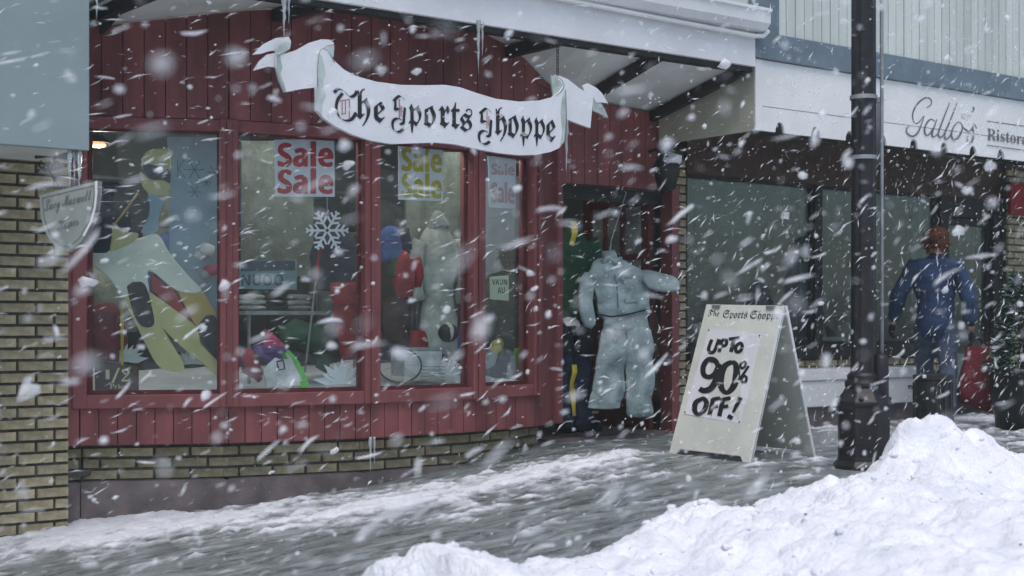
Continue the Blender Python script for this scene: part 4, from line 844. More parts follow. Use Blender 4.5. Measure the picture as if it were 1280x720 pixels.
# ceiling lamps: one shows as an orange glow, three are added as fill
def ceiling_lamp(pL, label, en):
    cl = thing('ceiling_lamp', pL, label, 'lamp', 'lamps over the window display')
    obj('shade', MB().tube([pL+Vector((0, 0, .005)), pL+Vector((0, 0, .06))], [.09, .03], 12), 'iron', cl); obj('bulb', MB().ball(pL-Vector((0, 0, .005)), .055, sz=.35), 'bulb', cl, smooth=True); obj('cord', MB().tube([pL+Vector((0, 0, .06)), Vector((pL.x, pL.y, 2.62))], .005, 4), 'iron', cl)
    pt = bpy.data.lights.new('lamp_light', 'POINT'); pt.energy = en; pt.color = (1, .95, .88); pt.shadow_soft_size = .06; po = bpy.data.objects.new('lamp_light', pt); C.objects.link(po); po.parent = cl; po.location = (0, 0, -.12)
ceiling_lamp(at(122, 180, 8.75), 'small lit orange lamp glowing behind the top left corner of the first window', 7)
for x_, y_, lb in ((4.1, 8.0, 'added fill lamp over the display of the second window, above the red sale poster'), (4.98, 7.92, 'added fill lamp over the display of the third window, above the yellow sale poster'), (5.68, 8.02, 'added fill lamp over the fourth window, above the faded sale poster')): ceiling_lamp(Vector((x_, y_, 2.35)), lb, 6)  # unseen lamps added behind the window heads to brighten the display
for i_, pts_, lb in ((1, [(302, 176), (392, 176), (392, 345), (302, 348)], 'dull grey green screen behind the lettered poster in the second window'), (2, [(508, 190), (590, 190), (590, 300), (508, 300)], 'dull grey green screen behind the grey snowsuit in the third window')):
    tag(sheet('display_screen', i_, .72, pts_, 'screen_green', None, .02), lb, 'screen', 'screens behind the window display')
# racks of garments deeper in the shop
cols = ['navy', 'cloth_green', 'cloth_red', 'cloth_grey', 'cloth_black', 'cloth_pale', 'cloth_purple', 'brown_cloth', 'coat_green', 'cloth_blue']
def hang(x, y, z, m, label, wd=.17, ln=.7, group='garments on the racks deep in the shop'):
    t_ = thing('hanging_coat', (x, y, z-ln), label, 'coat', group)
    obj('body', MB().tube([(x, y, z), (x, y, z-.06), (x, y, z-.25), (x+.01, y, z-ln)], [.05, wd, wd*.85, wd*.95], 12, flat=.45, jit=.03), m, t_, smooth=True)
    for s in (-1, 1): obj('sleeve', MB().tube([(x+s*wd*.85, y, z-.07), (x+s*wd*1.2, y-.01, z-.3), (x+s*wd*1.15, y-.03, z-.55)], [.05, .06, .045], 8, jit=.02), m, t_, smooth=True)
rk = 0
names = dict(navy='navy', cloth_green='dark green', cloth_red='red', cloth_grey='grey', cloth_black='black', cloth_pale='pale', cloth_purple='purple', brown_cloth='brown', coat_green='grey green', cloth_blue='blue')
for row, (y, z, xs) in enumerate(((9.25, 1.55, [3.0+.43*k for k in range(7)]), (10.1, 1.95, [3.3+.46*k for k in range(7)]))):
    for k, x in enumerate(xs):
        m = [q for q in cols if q != 'cloth_red'][(k*4+row*5) % 9]; hang(x, y+random.uniform(-.05, .05), z, m, '%s coat, number %d along the %s rack deep in the shop' % (names[m], k+1, ('front', 'rear')[row]) if 0 else '%s coat on the %s rack behind the display windows' % (names[m], ('front', 'rear')[row]))
    rr = thing('clothes_rail', (xs[0], y, 0), ('nearer', 'farther')[row]+' metal clothes rail inside the shop', 'rail'); obj('bar', MB().tube([(xs[0]-.3, y, z+.03), (xs[-1]+.3, y, z+.03)], .015, 6), 'grey_metal', rr)
    for x in (xs[0]-.3, xs[-1]+.3): obj('leg', MB().tube([(x, y, .02), (x, y, z+.03)], .015, 6), 'grey_metal', rr)

TX2 = bpy.data.textures.new('creases', 'CLOUDS'); TX2.noise_scale = .15; TX2.noise_depth = 3
TX = bpy.data.textures.new('folds', 'CLOUDS'); TX.noise_scale = .11; TX.noise_depth = 2
def folds(o, k):
    d = o.modifiers.new('folds', 'DISPLACE'); d.texture = TX; d.strength = k; d.mid_level = .5; return o
# ================================================================== doorway display
def dw(px, py, Y): return at(px, py, Y)
# hanging pale blue ski suit with one sleeve thrown out by the wind
Yh = 7.98
st = thing('ski_suit', dw(785, 420, Yh), 'pale blue grey ski suit hanging in the shop doorway with a sleeve blown sideways', 'ski suit')
def loft(prof, Y0, nm, m, parent, th=.1, n=22, sub=5, fold=.02):
    """cloth from (y, xleft, xright) rows: a puffed body with folds"""
    rows = []
    for a, b in zip(prof, prof[1:]):
        for k in range(sub): rows.append(tuple(a[q]+(b[q]-a[q])*k/sub for q in range(3)))
    rows.append(prof[-1]); mb = MB()
    for r, (y, xl, xr) in enumerate(rows):
        for j in range(n):
            a_ = 2*math.pi*j/n; s = math.cos(a_); p = dw((xl+xr)/2+s*(xr-xl)/2, y, Y0)
            wv = fold*noise.noise(Vector((p.x*11, y*.035, Y0)))+fold*.6*noise.noise(Vector((p.x*25, y*.06, 3)))
            p.y += (-th*math.sqrt(max(0, 1-s*s))*(1 if math.sin(a_) < 0 else -1))+wv; mb.v.append(p)
    for r in range(len(rows)-1):
        for j in range(n): mb.f.append((r*n+j, r*n+(j+1) % n, (r+1)*n+(j+1) % n, (r+1)*n+j))
    mb.f.append(tuple(range(n))); mb.f.append(tuple((len(rows)-1)*n+j for j in range(n))[::-1])
    return obj(nm, mb, m, parent, smooth=True)
loft([(322, 752, 774), (332, 740, 792), (345, 732, 808), (365, 742, 812), (380, 746, 812), (390, 748, 810), (396, 752, 808)], Yh, 'jacket_body', 'suit_blue', st, .06, fold=.05)
obj('sleeve', MB().tube([dw(800, 346, Yh), dw(815, 350, Yh-.02), dw(832, 353, Yh-.05), dw(849, 353, Yh-.08)], [.09, .105, .1, .085], 16, flat=.45, jit=.05), 'suit_blue', st, smooth=True)
obj('sleeve', MB().tube([dw(742, 338, Yh), dw(731, 362, Yh-.03), dw(729, 390, Yh-.05), dw(737, 412, Yh-.06)], [.06, .075, .07, .055], 14, flat=.55, jit=.035), 'suit_blue', st, smooth=True)
loft([(392, 752, 808), (400, 756, 809), (412, 755, 812)], Yh-.004, 'waist', 'suit_blue', st, .058, fold=.02)
obj('belt', MB().tube([dw(748, 393, Yh-.05), dw(765, 396, Yh-.085), dw(785, 393, Yh-.085), dw(809, 387, Yh-.045)], .006, 6), 'cloth_black', st)
loft([(408, 755, 786), (440, 747, 784), (480, 741, 780), (500, 737, 778), (512, 736, 774)], Yh, 'trouser_leg', 'suit_blue', st, .05, fold=.05)
loft([(408, 782, 812), (440, 783, 815), (480, 783, 816.5), (523, 784, 817)], Yh-.03, 'trouser_leg', 'suit_blue', st, .045, fold=.03)
obj('hood', MB().tube([dw(760, 330, Yh+.05), dw(762, 322, Yh+.03), dw(770, 318, Yh)], [.05, .075, .04], 12, jit=.02), 'suit_blue', st, smooth=True)
obj('collar', MB().tube([dw(752, 328, Yh-.03), dw(760, 322, Yh-.06), dw(768, 328, Yh-.07), dw(776, 323, Yh-.04)], [.018, .022, .022, .018], 8), 'suit_blue', st, smooth=True)
for px_, py_ in ((788, 352), (790, 376)): obj('pocket_flap', MB().bar(dw(px_-9, py_, Yh-.085), dw(px_+9, py_-2, Yh-.085), .012, .03), 'suit_blue', st)
cr_ = MB().tube([dw(762, 320, Yh), dw(764, 300, Yh+.03), dw(783, 240, Yh+.15)], .005, 5); obj('cord', cr_, 'grey_metal', st)
obj('seam', MB().tube([dw(766, 332, Yh-.06), dw(771, 355, Yh-.09), dw(773, 385, Yh-.09)], .006, 5), 'slate', st)
for o_ in [x for x in bpy.data.objects if x.parent == st and x.name.split('.')[0] in ('jacket_body', 'sleeve', 'trouser_leg', 'waist')]:
    sb2 = o_.modifiers.new('sub', 'SUBSURF'); sb2.levels = 1; sb2.render_levels = 1
    d = o_.modifiers.new('folds', 'DISPLACE'); d.texture = TX2; d.strength = .045; d.mid_level = .5
# green parka, navy suit with yellow stripes, boots
garment('green_parka', 'dark green parka with a yellow collar hanging inside the doorway', 'parka', [('body', 'cloth_green', [dw(716, 285, 8.35), dw(718, 310, 8.3), dw(722, 350, 8.3), dw(722, 405, 8.3)], [.05, .16, .2, .19], .4), ('sleeve', 'cloth_green', [dw(738, 300, 8.3), dw(748, 340, 8.28), dw(748, 375, 8.28)], [.06, .07, .06], .8), ('collar', 'cloth_yellow', [dw(715, 278, 8.3), dw(718, 292, 8.25), dw(716, 305, 8.2)], [.025, .035, .02], .5)])
garment('navy_ski_pants', 'navy ski pants with yellow side stripes at the left of the doorway', 'trousers', [('trouser_leg', 'navy', [dw(707, 420, 8.2), dw(706, 470, 8.2), dw(707, 535, 8.2)], [.07, .08, .07], .7), ('trouser_leg', 'navy', [dw(726, 420, 8.2), dw(727, 470, 8.2), dw(728, 535, 8.2)], [.08, .08, .07], .7), ('stripe', 'cloth_yellow', [dw(716, 455, 8.12), dw(717, 490, 8.12), dw(718, 520, 8.12)], [.02, .025, .02], .5)])
garment('fur_gloves', 'black and white fur trimmed gloves hanging above the navy ski pants', 'gloves', [('glove', 'cloth_black', [dw(702, 408, 8.12), dw(704, 425, 8.1), dw(700, 442, 8.1)], [.05, .08, .05], .6), ('glove', 'cloth_black', [dw(725, 405, 8.12), dw(729, 422, 8.1), dw(733, 440, 8.1)], [.05, .08, .05], .6), ('cuff', 'cloth_white', [dw(704, 405, 8.1), dw(712, 402, 8.1), dw(722, 406, 8.1)], [.03, .05, .03], .7)])
for k, (x, y) in enumerate(((704, 548), (720, 552), (736, 550), (824, 545), (832, 541))):
    c = dw(x, y, 8.62); c.z = .05; t_ = thing('ski_boot', c, '%s ski boot in the row on the doorstep' % ('first black', 'second black', 'middle black', 'fourth black', 'last black')[k], 'ski boot', 'ski boots on the doorstep')
    obj('shell', MB().tube([c+Vector((0, .02, .26)), c+Vector((0, .03, .12)), c+Vector((0, .0, .05)), c+Vector((0, -.12, .03))], [.06, .06, .065, .045], 10), 'cloth_black', t_, smooth=True); obj('buckle', MB().bar(c+Vector((-.05, -.05, .15)), c+Vector((.05, -.05, .15)), .015, .02), 'grey_metal', t_); obj('snow_dust', MB().ball(c+Vector((0, -.07, .075)), .05, sz=.3, jit=.4, seed=k), 'snow', t_, smooth=True)
garment('brown_coat', 'dark brown coat hanging against the open shop door', 'coat', [('body', 'brown_cloth', [dw(818, 385, 8.42), dw(820, 410, 8.4), dw(821, 450, 8.4), dw(820, 500, 8.4)], [.05, .1, .12, .11], .6), ('sleeve', 'brown_cloth', [dw(832, 395, 8.36), dw(834, 440, 8.34)], [.04, .045], .8)])
# lantern over the door's right side
ln = thing('wall_lantern', dw(833, 212, 8.05), 'dark bell shaped lantern crusted with snow beside the shop door', 'lantern')
c = dw(833, 212, 8.05)
def lathe(c, prof, n=14):
    mb = MB()
    for r, z in prof:
        for j in range(n): a_ = 2*math.pi*j/n; mb.v.append(c+Vector((math.cos(a_)*r, math.sin(a_)*r, z)))
    for i in range(len(prof)-1):
        for j in range(n): mb.f.append((i*n+j, i*n+(j+1) % n, (i+1)*n+(j+1) % n, (i+1)*n+j))
    mb.f.append(tuple(range(n))[::-1]); mb.f.append(tuple((len(prof)-1)*n+j for j in range(n))); return mb
obj('body', lathe(c, [(.03, -.17), (.07, -.15), (.1, -.02), (.11, .02), (.075, .09), (.03, .13)]), 'iron', ln, smooth=True)
obj('snow_cap', MB().ball(c+Vector((.02, -.03, .075)), .095, sz=.55, jit=.5, seed=3), 'snow', ln, smooth=True)
obj('arm', MB().tube([c+Vector((0, 0, .12)), c+Vector((0, .12, .17)), c+Vector((0, .26, .15))], .014, 6), 'iron', ln)

# ================================================================== restaurant interior
def pic(px, py, Y): return at(px, py, Y)
ct = thing('counter', pic(930, 420, 10), 'pale topped bar counter across the restaurant interior', 'counter')
obj('front', MB().box((8.3, 10, .02), (13.5, 10.5, .98)), 'brown', ct); obj('top', MB().box((8.2, 9.95, .981), (13.6, 10.55, 1.03)), 'cloth_grey', ct)
tag(obj('timber_column', MB().box((pic(972, 300, 9.4).x, 9.4, .02), (pic(1000, 300, 9.4).x, 9.6, 2.49)), 'brown', bevel=.01), 'brown column inside the restaurant left of the dark mullion', 'column')
cu = MB(); xc0, xc1 = pic(1140, 300, 8.6).x, pic(1170, 300, 8.6).x; nn = 24
for k in range(nn+1):
    x = xc0+(xc1-xc0)*k/nn; y = 8.6+.025*math.sin(k*1.9); cu.v += [Vector((x, y, .9)), Vector((x, y, 2.1)), Vector((x, y+.012, .9)), Vector((x, y+.012, 2.1))]
for k in range(nn): a_ = 4*k; cu.f += [(a_, a_+4, a_+5, a_+1), (a_+2, a_+3, a_+7, a_+6)]
tag(obj('curtain', cu, 'poster_teal', smooth=True), 'pale green curtain behind the right restaurant window', 'curtain')
hpx = pic(868, 322, 8.75); pl = thing('potted_plant', hpx, 'dark leafy plant hanging at the left end of the restaurant window', 'plant')
lf = MB()
for k in range(90):
    dv = Vector((random.gauss(0, 1), random.gauss(0, 1), random.gauss(0, 1))).normalized()*random.uniform(.03, .17); p = hpx+dv; u_ = Vector((random.gauss(0, 1), random.gauss(0, 1), random.gauss(0, 1))).normalized()*.035; v_ = u_.orthogonal().normalized()*.014
    lf.add([p-u_, p+v_, p+u_, p-v_], [(0, 1, 2, 3)])
obj('foliage', lf, 'cloth_green', pl); obj('pot', lathe(hpx-Vector((0, 0, .16)), [(.05, -.08), (.075, .03)]), 'brown', pl); obj('cord', MB().tube([hpx-Vector((0, 0, .1)), Vector((hpx.x, hpx.y, 2.49))], .004, 4), 'iron', pl)
def table(px, Y, label):
    c = pic(px, 430, Y); c.z = .02; t_ = thing('dining_table', c, label, 'table', 'tables inside the restaurant'); obj('top', lathe(c+Vector((0, 0, .72)), [(.38, 0), (.38, .03)], 20), 'cloth_white', t_); obj('pedestal', lathe(c, [(.22, 0), (.05, .04), (.04, .72)], 10), 'dark', t_)
    return t_
table(935, 9.1, 'round white topped table behind the restaurant window left of the mullion'); table(1045, 9.1, 'round white topped table behind the restaurant window right of the mullion')
tag(obj('wall_sign', MB().box((pic(1264, 260, 8.15).x, 8.15, pic(1264, 268, 8.15).z), (pic(1264, 260, 8.15).x+.4, 8.19, pic(1264, 228, 8.15).z)), 'cloth_red', bevel=.006), 'small dark red plaque on the brick pier right of the restaurant door', 'sign')

# ================================================================== snow on the ground
def lumps(x, y, s, z=0.0):
    d = noise.voronoi(Vector((x*s, y*s, z)))[0][0]; return math.sqrt(max(0.0, 1-d*d*1.6))
RID = [(2.3, 0.0)]
for px_, py_ in ((480, 735), (497, 693), (520, 683), (558, 680), (600, 688), (625, 694), (650, 712), (690, 698), (750, 698), (800, 675), (855, 646), (910, 622), (955, 632), (1000, 612), (1035, 594), (1075, 594), (1108, 590), (1140, 596), (1180, 600), (1232, 608), (1290, 622), (1400, 640)):
    pp = at(px_, py_, 4.9); RID.append((pp.x, max(0, pp.z-ground(pp.x)-.035)))
RID.append((9.7, .1))
def ridge(x):
    for (a, p), (b, q) in zip(RID, RID[1:]):
        if x <= b:
            t = max(0, (x-a)/(b-a)); return p+(q-p)*t
    return .08
def bank(x, y):
    g = ground(x)-.13; yr = 4.9+.10*noise.noise(Vector((x*1.3, 0, 5)))
    r = ridge(x+.08*noise.noise(Vector((x*2, y*2, 2))))+.13
    if y >= yr: t = (y-yr)/(.42+.25*r); prof = max(0.0, 1-t*t)
    else:
        t = (yr-y); prof = 1-.13*t if t < 2.2 else .714-.28*(t-2.2)
        prof *= min(1, max(0, (x-2.93)/.3)+max(0, .0)) if x < 3.1 else 1
    h = r*max(0, prof)
    if h <= .001: return g-.05
    h += .325*math.exp(-((x-6.6)/(.28 if x < 6.6 else .62))**2-((y-4.95)/(.27 if y > 4.95 else .36))**2)+.14*math.exp(-((x-6.32)/.14)**2-((y-4.95)/.2)**2)
    am = min(1, h/.18)
    h += am*(.05*(lumps(x, y, 2.6)-.6)+.042*(lumps(x, y, 5.5, 3)-.6)+.024*(lumps(x, y, 12, 9)-.6)+.012*(lumps(x, y, 27, 5)-.6)+.17*math.exp(-((x-6.6)/.6)**2-((y-4.9)/.45)**2)*(lumps(x, y, 4.8, 11)-.62)+.014*noise.noise(Vector((x*14, y*14, 2)))+.009*noise.noise(Vector((x*32, y*32, 0)))+.04*noise.noise(Vector((x*1.5, y*1.5, 4))))
    return g+h
sbm = grid(2.3, 9.6, 1.2, 5.95, 380, 250, bank)
tag(obj('snow_bank', sbm, 'snow', loc=(5, 4.9, 0), smooth=True), kind='stuff')
# clods thrown on the bank
cm = MB()
for k in range(170):
    x = random.uniform(3.0, 7.6); y = random.uniform(3.4, 5.35); r = random.choice((.01, .012, .014, .018, .022, .03))*random.uniform(.7, 1.2)
    z = bank(x, y)
    if z > ground(x)-.1: cm.ball((x, y, z+r*.1), r, sx=random.uniform(.8, 1.5), sz=.7, jit=.6, seed=k, sub=2 if r > .02 else 1)
tag(obj('snow_clods', cm, 'snow', loc=(5, 4.9, 0), smooth=True), kind='stuff')
# grit specks in the bank
gm = MB()
for k in range(20):
    x = random.uniform(3.2, 7.6); y = random.uniform(2.6, 4.9); gm.ball((x, y, bank(x, y)+.003), random.uniform(.003, .007), sx=1.5, sz=.6, jit=.6, seed=k, sub=1)
tag(obj('grit', gm, 'brown_cloth', loc=(5, 4.5, 0)), kind='stuff')
# thin snow lying on the pavement, drifted against the shop
def yw(x):
    if x <= V[0][0]: return 8.2
    for (a, p), (b, q) in zip(V, V[1:]):
        if x <= b: return p+(q-p)*(x-a)/(b-a)
    return 8.15
def scov(x, y):
    d = yw(x)-y; n1 = noise.fractal(Vector((x*1.3+y*.5, y*3.2, 0)), 1.0, 2.0, 5); n2 = noise.noise(Vector((x*.7, y*.9, 9)))
    s = -.36
    c = .36+.14*max(0, x-2.6)+.05*math.sin(x*1.7)            # a long drift that leaves the wall towards the door
    wdt = (.5-.03*max(0, x-3)) if x < 5.7 else max(.06, .42*(1-(x-5.7)/.75))
    s += 1.2*math.exp(-((d-c)/wdt)**2)*(1 if x > 2.5 else .6)*(1 if x < 6.3 else 0)
    if x < 4.0: s += .75*math.exp(-(d/.35)**2)*(1-max(0, x-3.0))
    s += .35*math.exp(-((d-2.1)/.25)**2)*(n2 > .1)+(.75 if x > 8.8 else 0)*max(0, n2+.7)
    s += .55*n1+.75*noise.fractal(Vector((x*5, y*9, 3)), .7, 2.0, 5)+.1*n2
    SV[(round(x, 4), round(y, 4))] = s
    return ground(x)+max(-.012, min(.04, .02*s))+min(1, max(0, s*2))*(.009*noise.noise(Vector((x*22, y*22, 0)))+.008*lumps(x, y, 12)+.006*noise.noise(Vector((x*50, y*50, 0))))
SV = {}
scm = grid(.5, 12, 5.3, 8.35, 460, 150, scov)
scm.f = [fc for fc in scm.f if any(scm.v[i].z > ground(scm.v[i].x)-.003 for i in fc)]
M['thin_snow'] = M['snow'].copy(); n_ = M['thin_snow'].node_tree
at_ = n_.nodes.new('ShaderNodeAttribute'); at_.attribute_name = 'cover'; ms = n_.nodes.new('ShaderNodeMixShader'); tb = n_.nodes.new('ShaderNodeBsdfTransparent')
zn = n_.nodes.new('ShaderNodeTexNoise'); zn.inputs['Scale'].default_value = 14; zn.inputs['Detail'].default_value = 8; tcn = n_.nodes.new('ShaderNodeTexCoord'); lk(n_, tcn.outputs['Object'], zn.inputs[0])
ad = n_.nodes.new('ShaderNodeMath'); ad.operation = 'MULTIPLY_ADD'; ad.inputs[1].default_value = 1.1; lk(n_, zn.outputs[0], ad.inputs[0]); lk(n_, at_.outputs['Fac'], ad.inputs[2])
mr = n_.nodes.new('ShaderNodeMapRange'); mr.inputs[1].default_value = .45; mr.inputs[2].default_value = 1.35; mr.inputs[4].default_value = .9; lk(n_, ad.outputs[0], mr.inputs[0]); lk(n_, mr.outputs[0], ms.inputs[0])
lk(n_, tb.outputs[0], ms.inputs[1]); lk(n_, n_.nodes['Principled BSDF'].outputs[0], ms.inputs[2]); lk(n_, ms.outputs[0], n_.nodes['Material Output'].inputs[0])
sco = tag(obj('snow_cover', scm, 'thin_snow', loc=(5, 7, 0), smooth=True), kind='stuff')
att = sco.data.attributes.new('cover', 'FLOAT', 'POINT'); att.data.foreach_set('value', [SV[(round(v.x, 4), round(v.y, 4))] for v in scm.v])

# ================================================================== bin, shrub
bx = atD(1166, 520, 11.0); bz = ground(bx.x)
bn = thing('litter_bin', (bx.x, bx.y, bz), 'black round litter bin half hidden by the snow bank', 'bin'); rB = .145; zt_ = atD(1166, 468, 11.0).z-bz
obj('body', lathe(Vector((bx.x, bx.y, bz)), [(rB*.9, 0), (rB, .05), (rB, zt_-.05), (rB*.98, zt_-.04)], 20), 'black', bn, smooth=True); obj('rim', lathe(Vector((bx.x, bx.y, bz+zt_-.039)), [(rB*1.05, 0), (rB*1.05, .035), (rB*.8, .039)], 20), 'iron', bn)
for k in range(14):
    a_ = 2*math.pi*k/14; v_ = Vector((math.cos(a_)*rB*1.01, math.sin(a_)*rB*1.01, 0)); obj('slat', MB().bar(Vector((bx.x, bx.y, bz+.05))+v_, Vector((bx.x, bx.y, bz+zt_-.06))+v_, .03, .012, up=v_), 'iron', bn)
obj('handle', MB().bar((bx.x-rt.x*.15, bx.y-rt.y*.15, bz+zt_-.1), (bx.x-rt.x*.19, bx.y-rt.y*.19, bz+zt_-.1), .03, .03), 'iron', bn)
sx_ = atD(1277, 545, 11.6); szb = ground(sx_.x); shr = thing('evergreen_shrub', (sx_.x, sx_.y, szb), 'dark snow flecked evergreen in a black tub at the right edge', 'shrub')
obj('tub', lathe(Vector((sx_.x, sx_.y, szb)), [(.2, 0), (.26, .42), (.28, .45), (.28, .5), (.24, .51)], 20), 'black', shr, smooth=True)
obj('trunk', MB().tube([(sx_.x, sx_.y, szb+.45), (sx_.x+.02, sx_.y, szb+.8), (sx_.x, sx_.y, szb+1.25)], [.03, .025, .008], 7), 'brown', shr)
fo_, fs_ = MB(), MB(); h0 = szb+.45; hT = atD(1260, 345, 11.6).z
for k in range(3600):
    t = random.random(); z = h0+(hT-h0)*t; rmax = .36*(1-.75*t)*(.75+.35*noise.noise(Vector((t*6, k % 9, 0)))); a_ = random.uniform(0, 6.283); r = rmax*math.sqrt(random.uniform(.15, 1))
    p = Vector((sx_.x+math.cos(a_)*r, sx_.y+math.sin(a_)*r, z+random.gauss(0, .02))); dv = Vector((math.cos(a_), math.sin(a_), random.uniform(-.5, .4))).normalized()*random.uniform(.03, .07); sd_ = dv.cross(Vector((random.gauss(0, 1), random.gauss(0, 1), 1))).normalized()*.011
    (fs_ if random.random() < .22 else fo_).add([p-sd_, p+dv*.5-sd_*1.3, p+dv, p+sd_], [(0, 1, 2, 3)])
cr = obj('crown', fo_, 'cloth_green', shr); obj('snow_dust', fs_, 'snow', cr)

# ================================================================== people
def skin_obj(name, verts, edges, radii, m, parent=None, root=0, sub=2, loc=None):
    me = bpy.data.meshes.new(name); pw = Vector(loc) if loc is not None else WL[parent.name]
    me.from_pydata([Vector(v)-pw for v in verts], edges, []); me.materials.append(M[m]); o = link(name, me, parent, pw)
    md = o.modifiers.new('skin', 'SKIN'); md.use_smooth_shade = True
    lay = me.skin_vertices[0].data if me.skin_vertices else None
    for i, r in enumerate(radii): me.skin_vertices[0].data[i].radius = r if isinstance(r, tuple) else (r, r); me.skin_vertices[0].data[i].use_root = (i == root)
    s2 = o.modifiers.new('sub', 'SUBSURF'); s2.levels = sub; s2.render_levels = sub; return o
def person(base, head, H, jacket, trousers, hair, label, lh, rh, stride=.16, shoulder=.2, coat_len=.0):
    """standing figure seen from behind, facing head direction; lh, rh are hand offsets (side, forward, height)"""
    fw = Vector((head[0], head[1], 0)).normalized(); rg = Vector((fw.y, -fw.x, 0)); B = Vector(base); k = H/1.68
    def q(s, f, z): return B+rg*s*k+fw*f*k+Vector((0, 0, z*k))
    V_ = [q(0, 0, .92), q(0, .01, 1.1), q(0, .0, 1.3), q(0, 0, 1.4), q(0, .015, 1.48), q(0, .02, 1.56), q(0, .02, 1.64)]
    Rr = [.08, .07, .08, .05, .055, (.078, .09), .05]; E_ = [(0, 1), (1, 2), (2, 3), (3, 4), (4, 5), (5, 6)]
    def limb(pts, rs, root):
        for p, r in zip(pts, rs): V_.append(q(*p)); Rr.append(r); E_.append((root, len(V_)-1)); root = len(V_)-1
    elb = lambda s, h: (s*(shoulder+.07), -.04, 1.06) if False else (s*.5*(shoulder+abs(h[0]))+s*.03, h[1]*.3-.05, (1.36+h[2])/2)
    AL = [(-shoulder*.9, 0, 1.36), elb(-1, lh), (lh[0], lh[1], lh[2])]; AR = [(shoulder*.9, 0, 1.36), elb(1, rh), (rh[0], rh[1], rh[2])]
    limb(AL, [.055, .045, .03], 2); limb(AR, [.055, .045, .03], 2)
    LL = [(-.09, 0, .86), (-.1, stride*.6, .48), (-.1, stride*.35, .09)]; LR = [(.09, 0, .86), (.1, -stride*.1, .48), (.1, -stride*.9, .1)]
    limb(LL, [.06, .05, .04], 0); limb(LR, [.06, .05, .04], 0)
    body = skin_obj('person', V_, E_, Rr, 'skin', loc=B); tag(body, label, 'person')
    # face
    hc = q(0, .02, 1.575); fc = MB()
    fc.ball(hc+fw*.1*k-Vector((0, 0, .01)), .017, sz=1.4); 
    for s in (-1, 1): fc.ball(hc+rg*s*.085*k-fw*.005, .022, sx=.6, sz=1.3)
    obj('ear', fc, 'skin', body, smooth=True)
    ey = MB()
    for s in (-1, 1): ey.ball(hc+rg*s*.032+fw*.085+Vector((0, 0, .02)), .011)
    obj('eye', ey, 'ink', body, smooth=True); obj('mouth', MB().ball(hc+fw*.09-Vector((0, 0, .055)), .022, sz=.3, sy=.5), 'cloth_pink', body, smooth=True)
    # hair: tufts over the skull
    hm = MB().ball(hc-fw*.014+Vector((0, 0, .028)), .1*k, sx=.88, sy=1.0, sz=1.14, jit=.22, seed=2, sub=3)
    for i in range(240):
        dv = Vector((random.gauss(0, 1), random.gauss(0, 1), random.gauss(.2, .8))).normalized(); dv.x *= .92; dv.y *= .92
        if dv.dot(fw) > .45 and dv.z < .5: continue
        p = hc-fw*.014+Vector((0, 0, .028))+dv*.098*k; hm.tube([p, p+dv*.02+Vector((0, 0, -.012)), p+dv*.026+Vector((random.gauss(0, .016), random.gauss(0, .016), -.035))], [.009, .007, .002], 4)
    obj('hair', hm, hair, body, smooth=True)
    # clothes
    jv = [q(0, 0, .7-coat_len), q(0, 0, .95), q(0, 0, 1.15), q(0, -.005, 1.3), q(0, 0, 1.41), q(0, .01, 1.47)]; jr = [(.215, .165), (.195, .145), (.19, .14), (.165, .13), (.11, .1), (.075, .075)]; je = [(i, i+1) for i in range(5)]
    def jl(pts, rs, root):
        for p, r in zip(pts, rs): jv.append(q(*p)); jr.append(r); je.append((root, len(jv)-1)); root = len(jv)-1
    def mix(a, b, t): return tuple(a[i]+(b[i]-a[i])*t for i in range(3))
    for A in (AL, AR): jl([A[0], mix(A[0], A[1], .5), A[1], mix(A[1], A[2], .5), mix(A[1], A[2], .9)], [.085, .082, .075, .066, .052], 3)
    folds(skin_obj('jacket', jv, je, jr, jacket, body, sub=3), .035)
    if not coat_len:
        tv = [q(0, 0, .92)]; tr = [(.11, .09)]; te = []
        def tl(pts, rs):
            root = 0
            for p, r in zip(pts, rs): tv.append(q(*p)); tr.append(r); te.append((root, len(tv)-1)); root = len(tv)-1
        for A in (LL, LR): tl([A[0], mix(A[0], A[1], .5), A[1], mix(A[1], A[2], .5), A[2]], [.105, .095, .08, .075, .078])
        folds(skin_obj('trousers', tv, te, tr, trousers, body, sub=3), .03)
    for A in (LL, LR):
        p = A[2]; obj('boot', MB().tube([q(p[0], p[1]-.01, p[2]+.06), q(p[0], p[1]-.01, .06), q(p[0], p[1]+.06, .045), q(p[0], p[1]+.17, .035)], [.06, .058, .055, .035], 10), 'cloth_black', body, smooth=True)
    # gloved hands, five fingers curled
    for A, s in ((AL, -1), (AR, 1)):
        w0 = A[2]; dn = Vector(w0)-Vector(A[1]); dn.normalize(); hv, hr, he = [q(*w0)], [(.03, .022)], []
        palm = q(*w0)+(rg*dn.x+fw*dn.y+Vector((0, 0, dn.z)))*.085; hv.append(palm); hr.append((.036, .022)); he.append((0, 1)); D_ = (palm-hv[0]).normalized()
        for fI in range(4):
            o0 = fw*(.027-.018*fI); ln_ = (.07, .078, .072, .055)[fI]
            a1 = palm+o0+D_*ln_*.45-rg*s*.012; a2 = a1+D_*ln_*.2-rg*s*.03; b_ = len(hv); hv += [palm+o0*.9+D_*.012, a1, a2]; hr += [.012, .0105, .009]; he += [(1, b_), (b_, b_+1), (b_+1, b_+2)]
        b_ = len(hv); hv += [palm+fw*.04-D_*.02, palm+fw*.055+D_*.025-rg*s*.015]; hr += [.013, .01]; he += [(1, b_), (b_, b_+1)]
        skin_obj('glove', hv, he, hr, 'cloth_black', body)
    return body, q, fw, rg
pb_ = atD(1170, 545, 12.1); gz = ground(pb_.x); H1 = atD(1170, 287, 12.1).z-gz
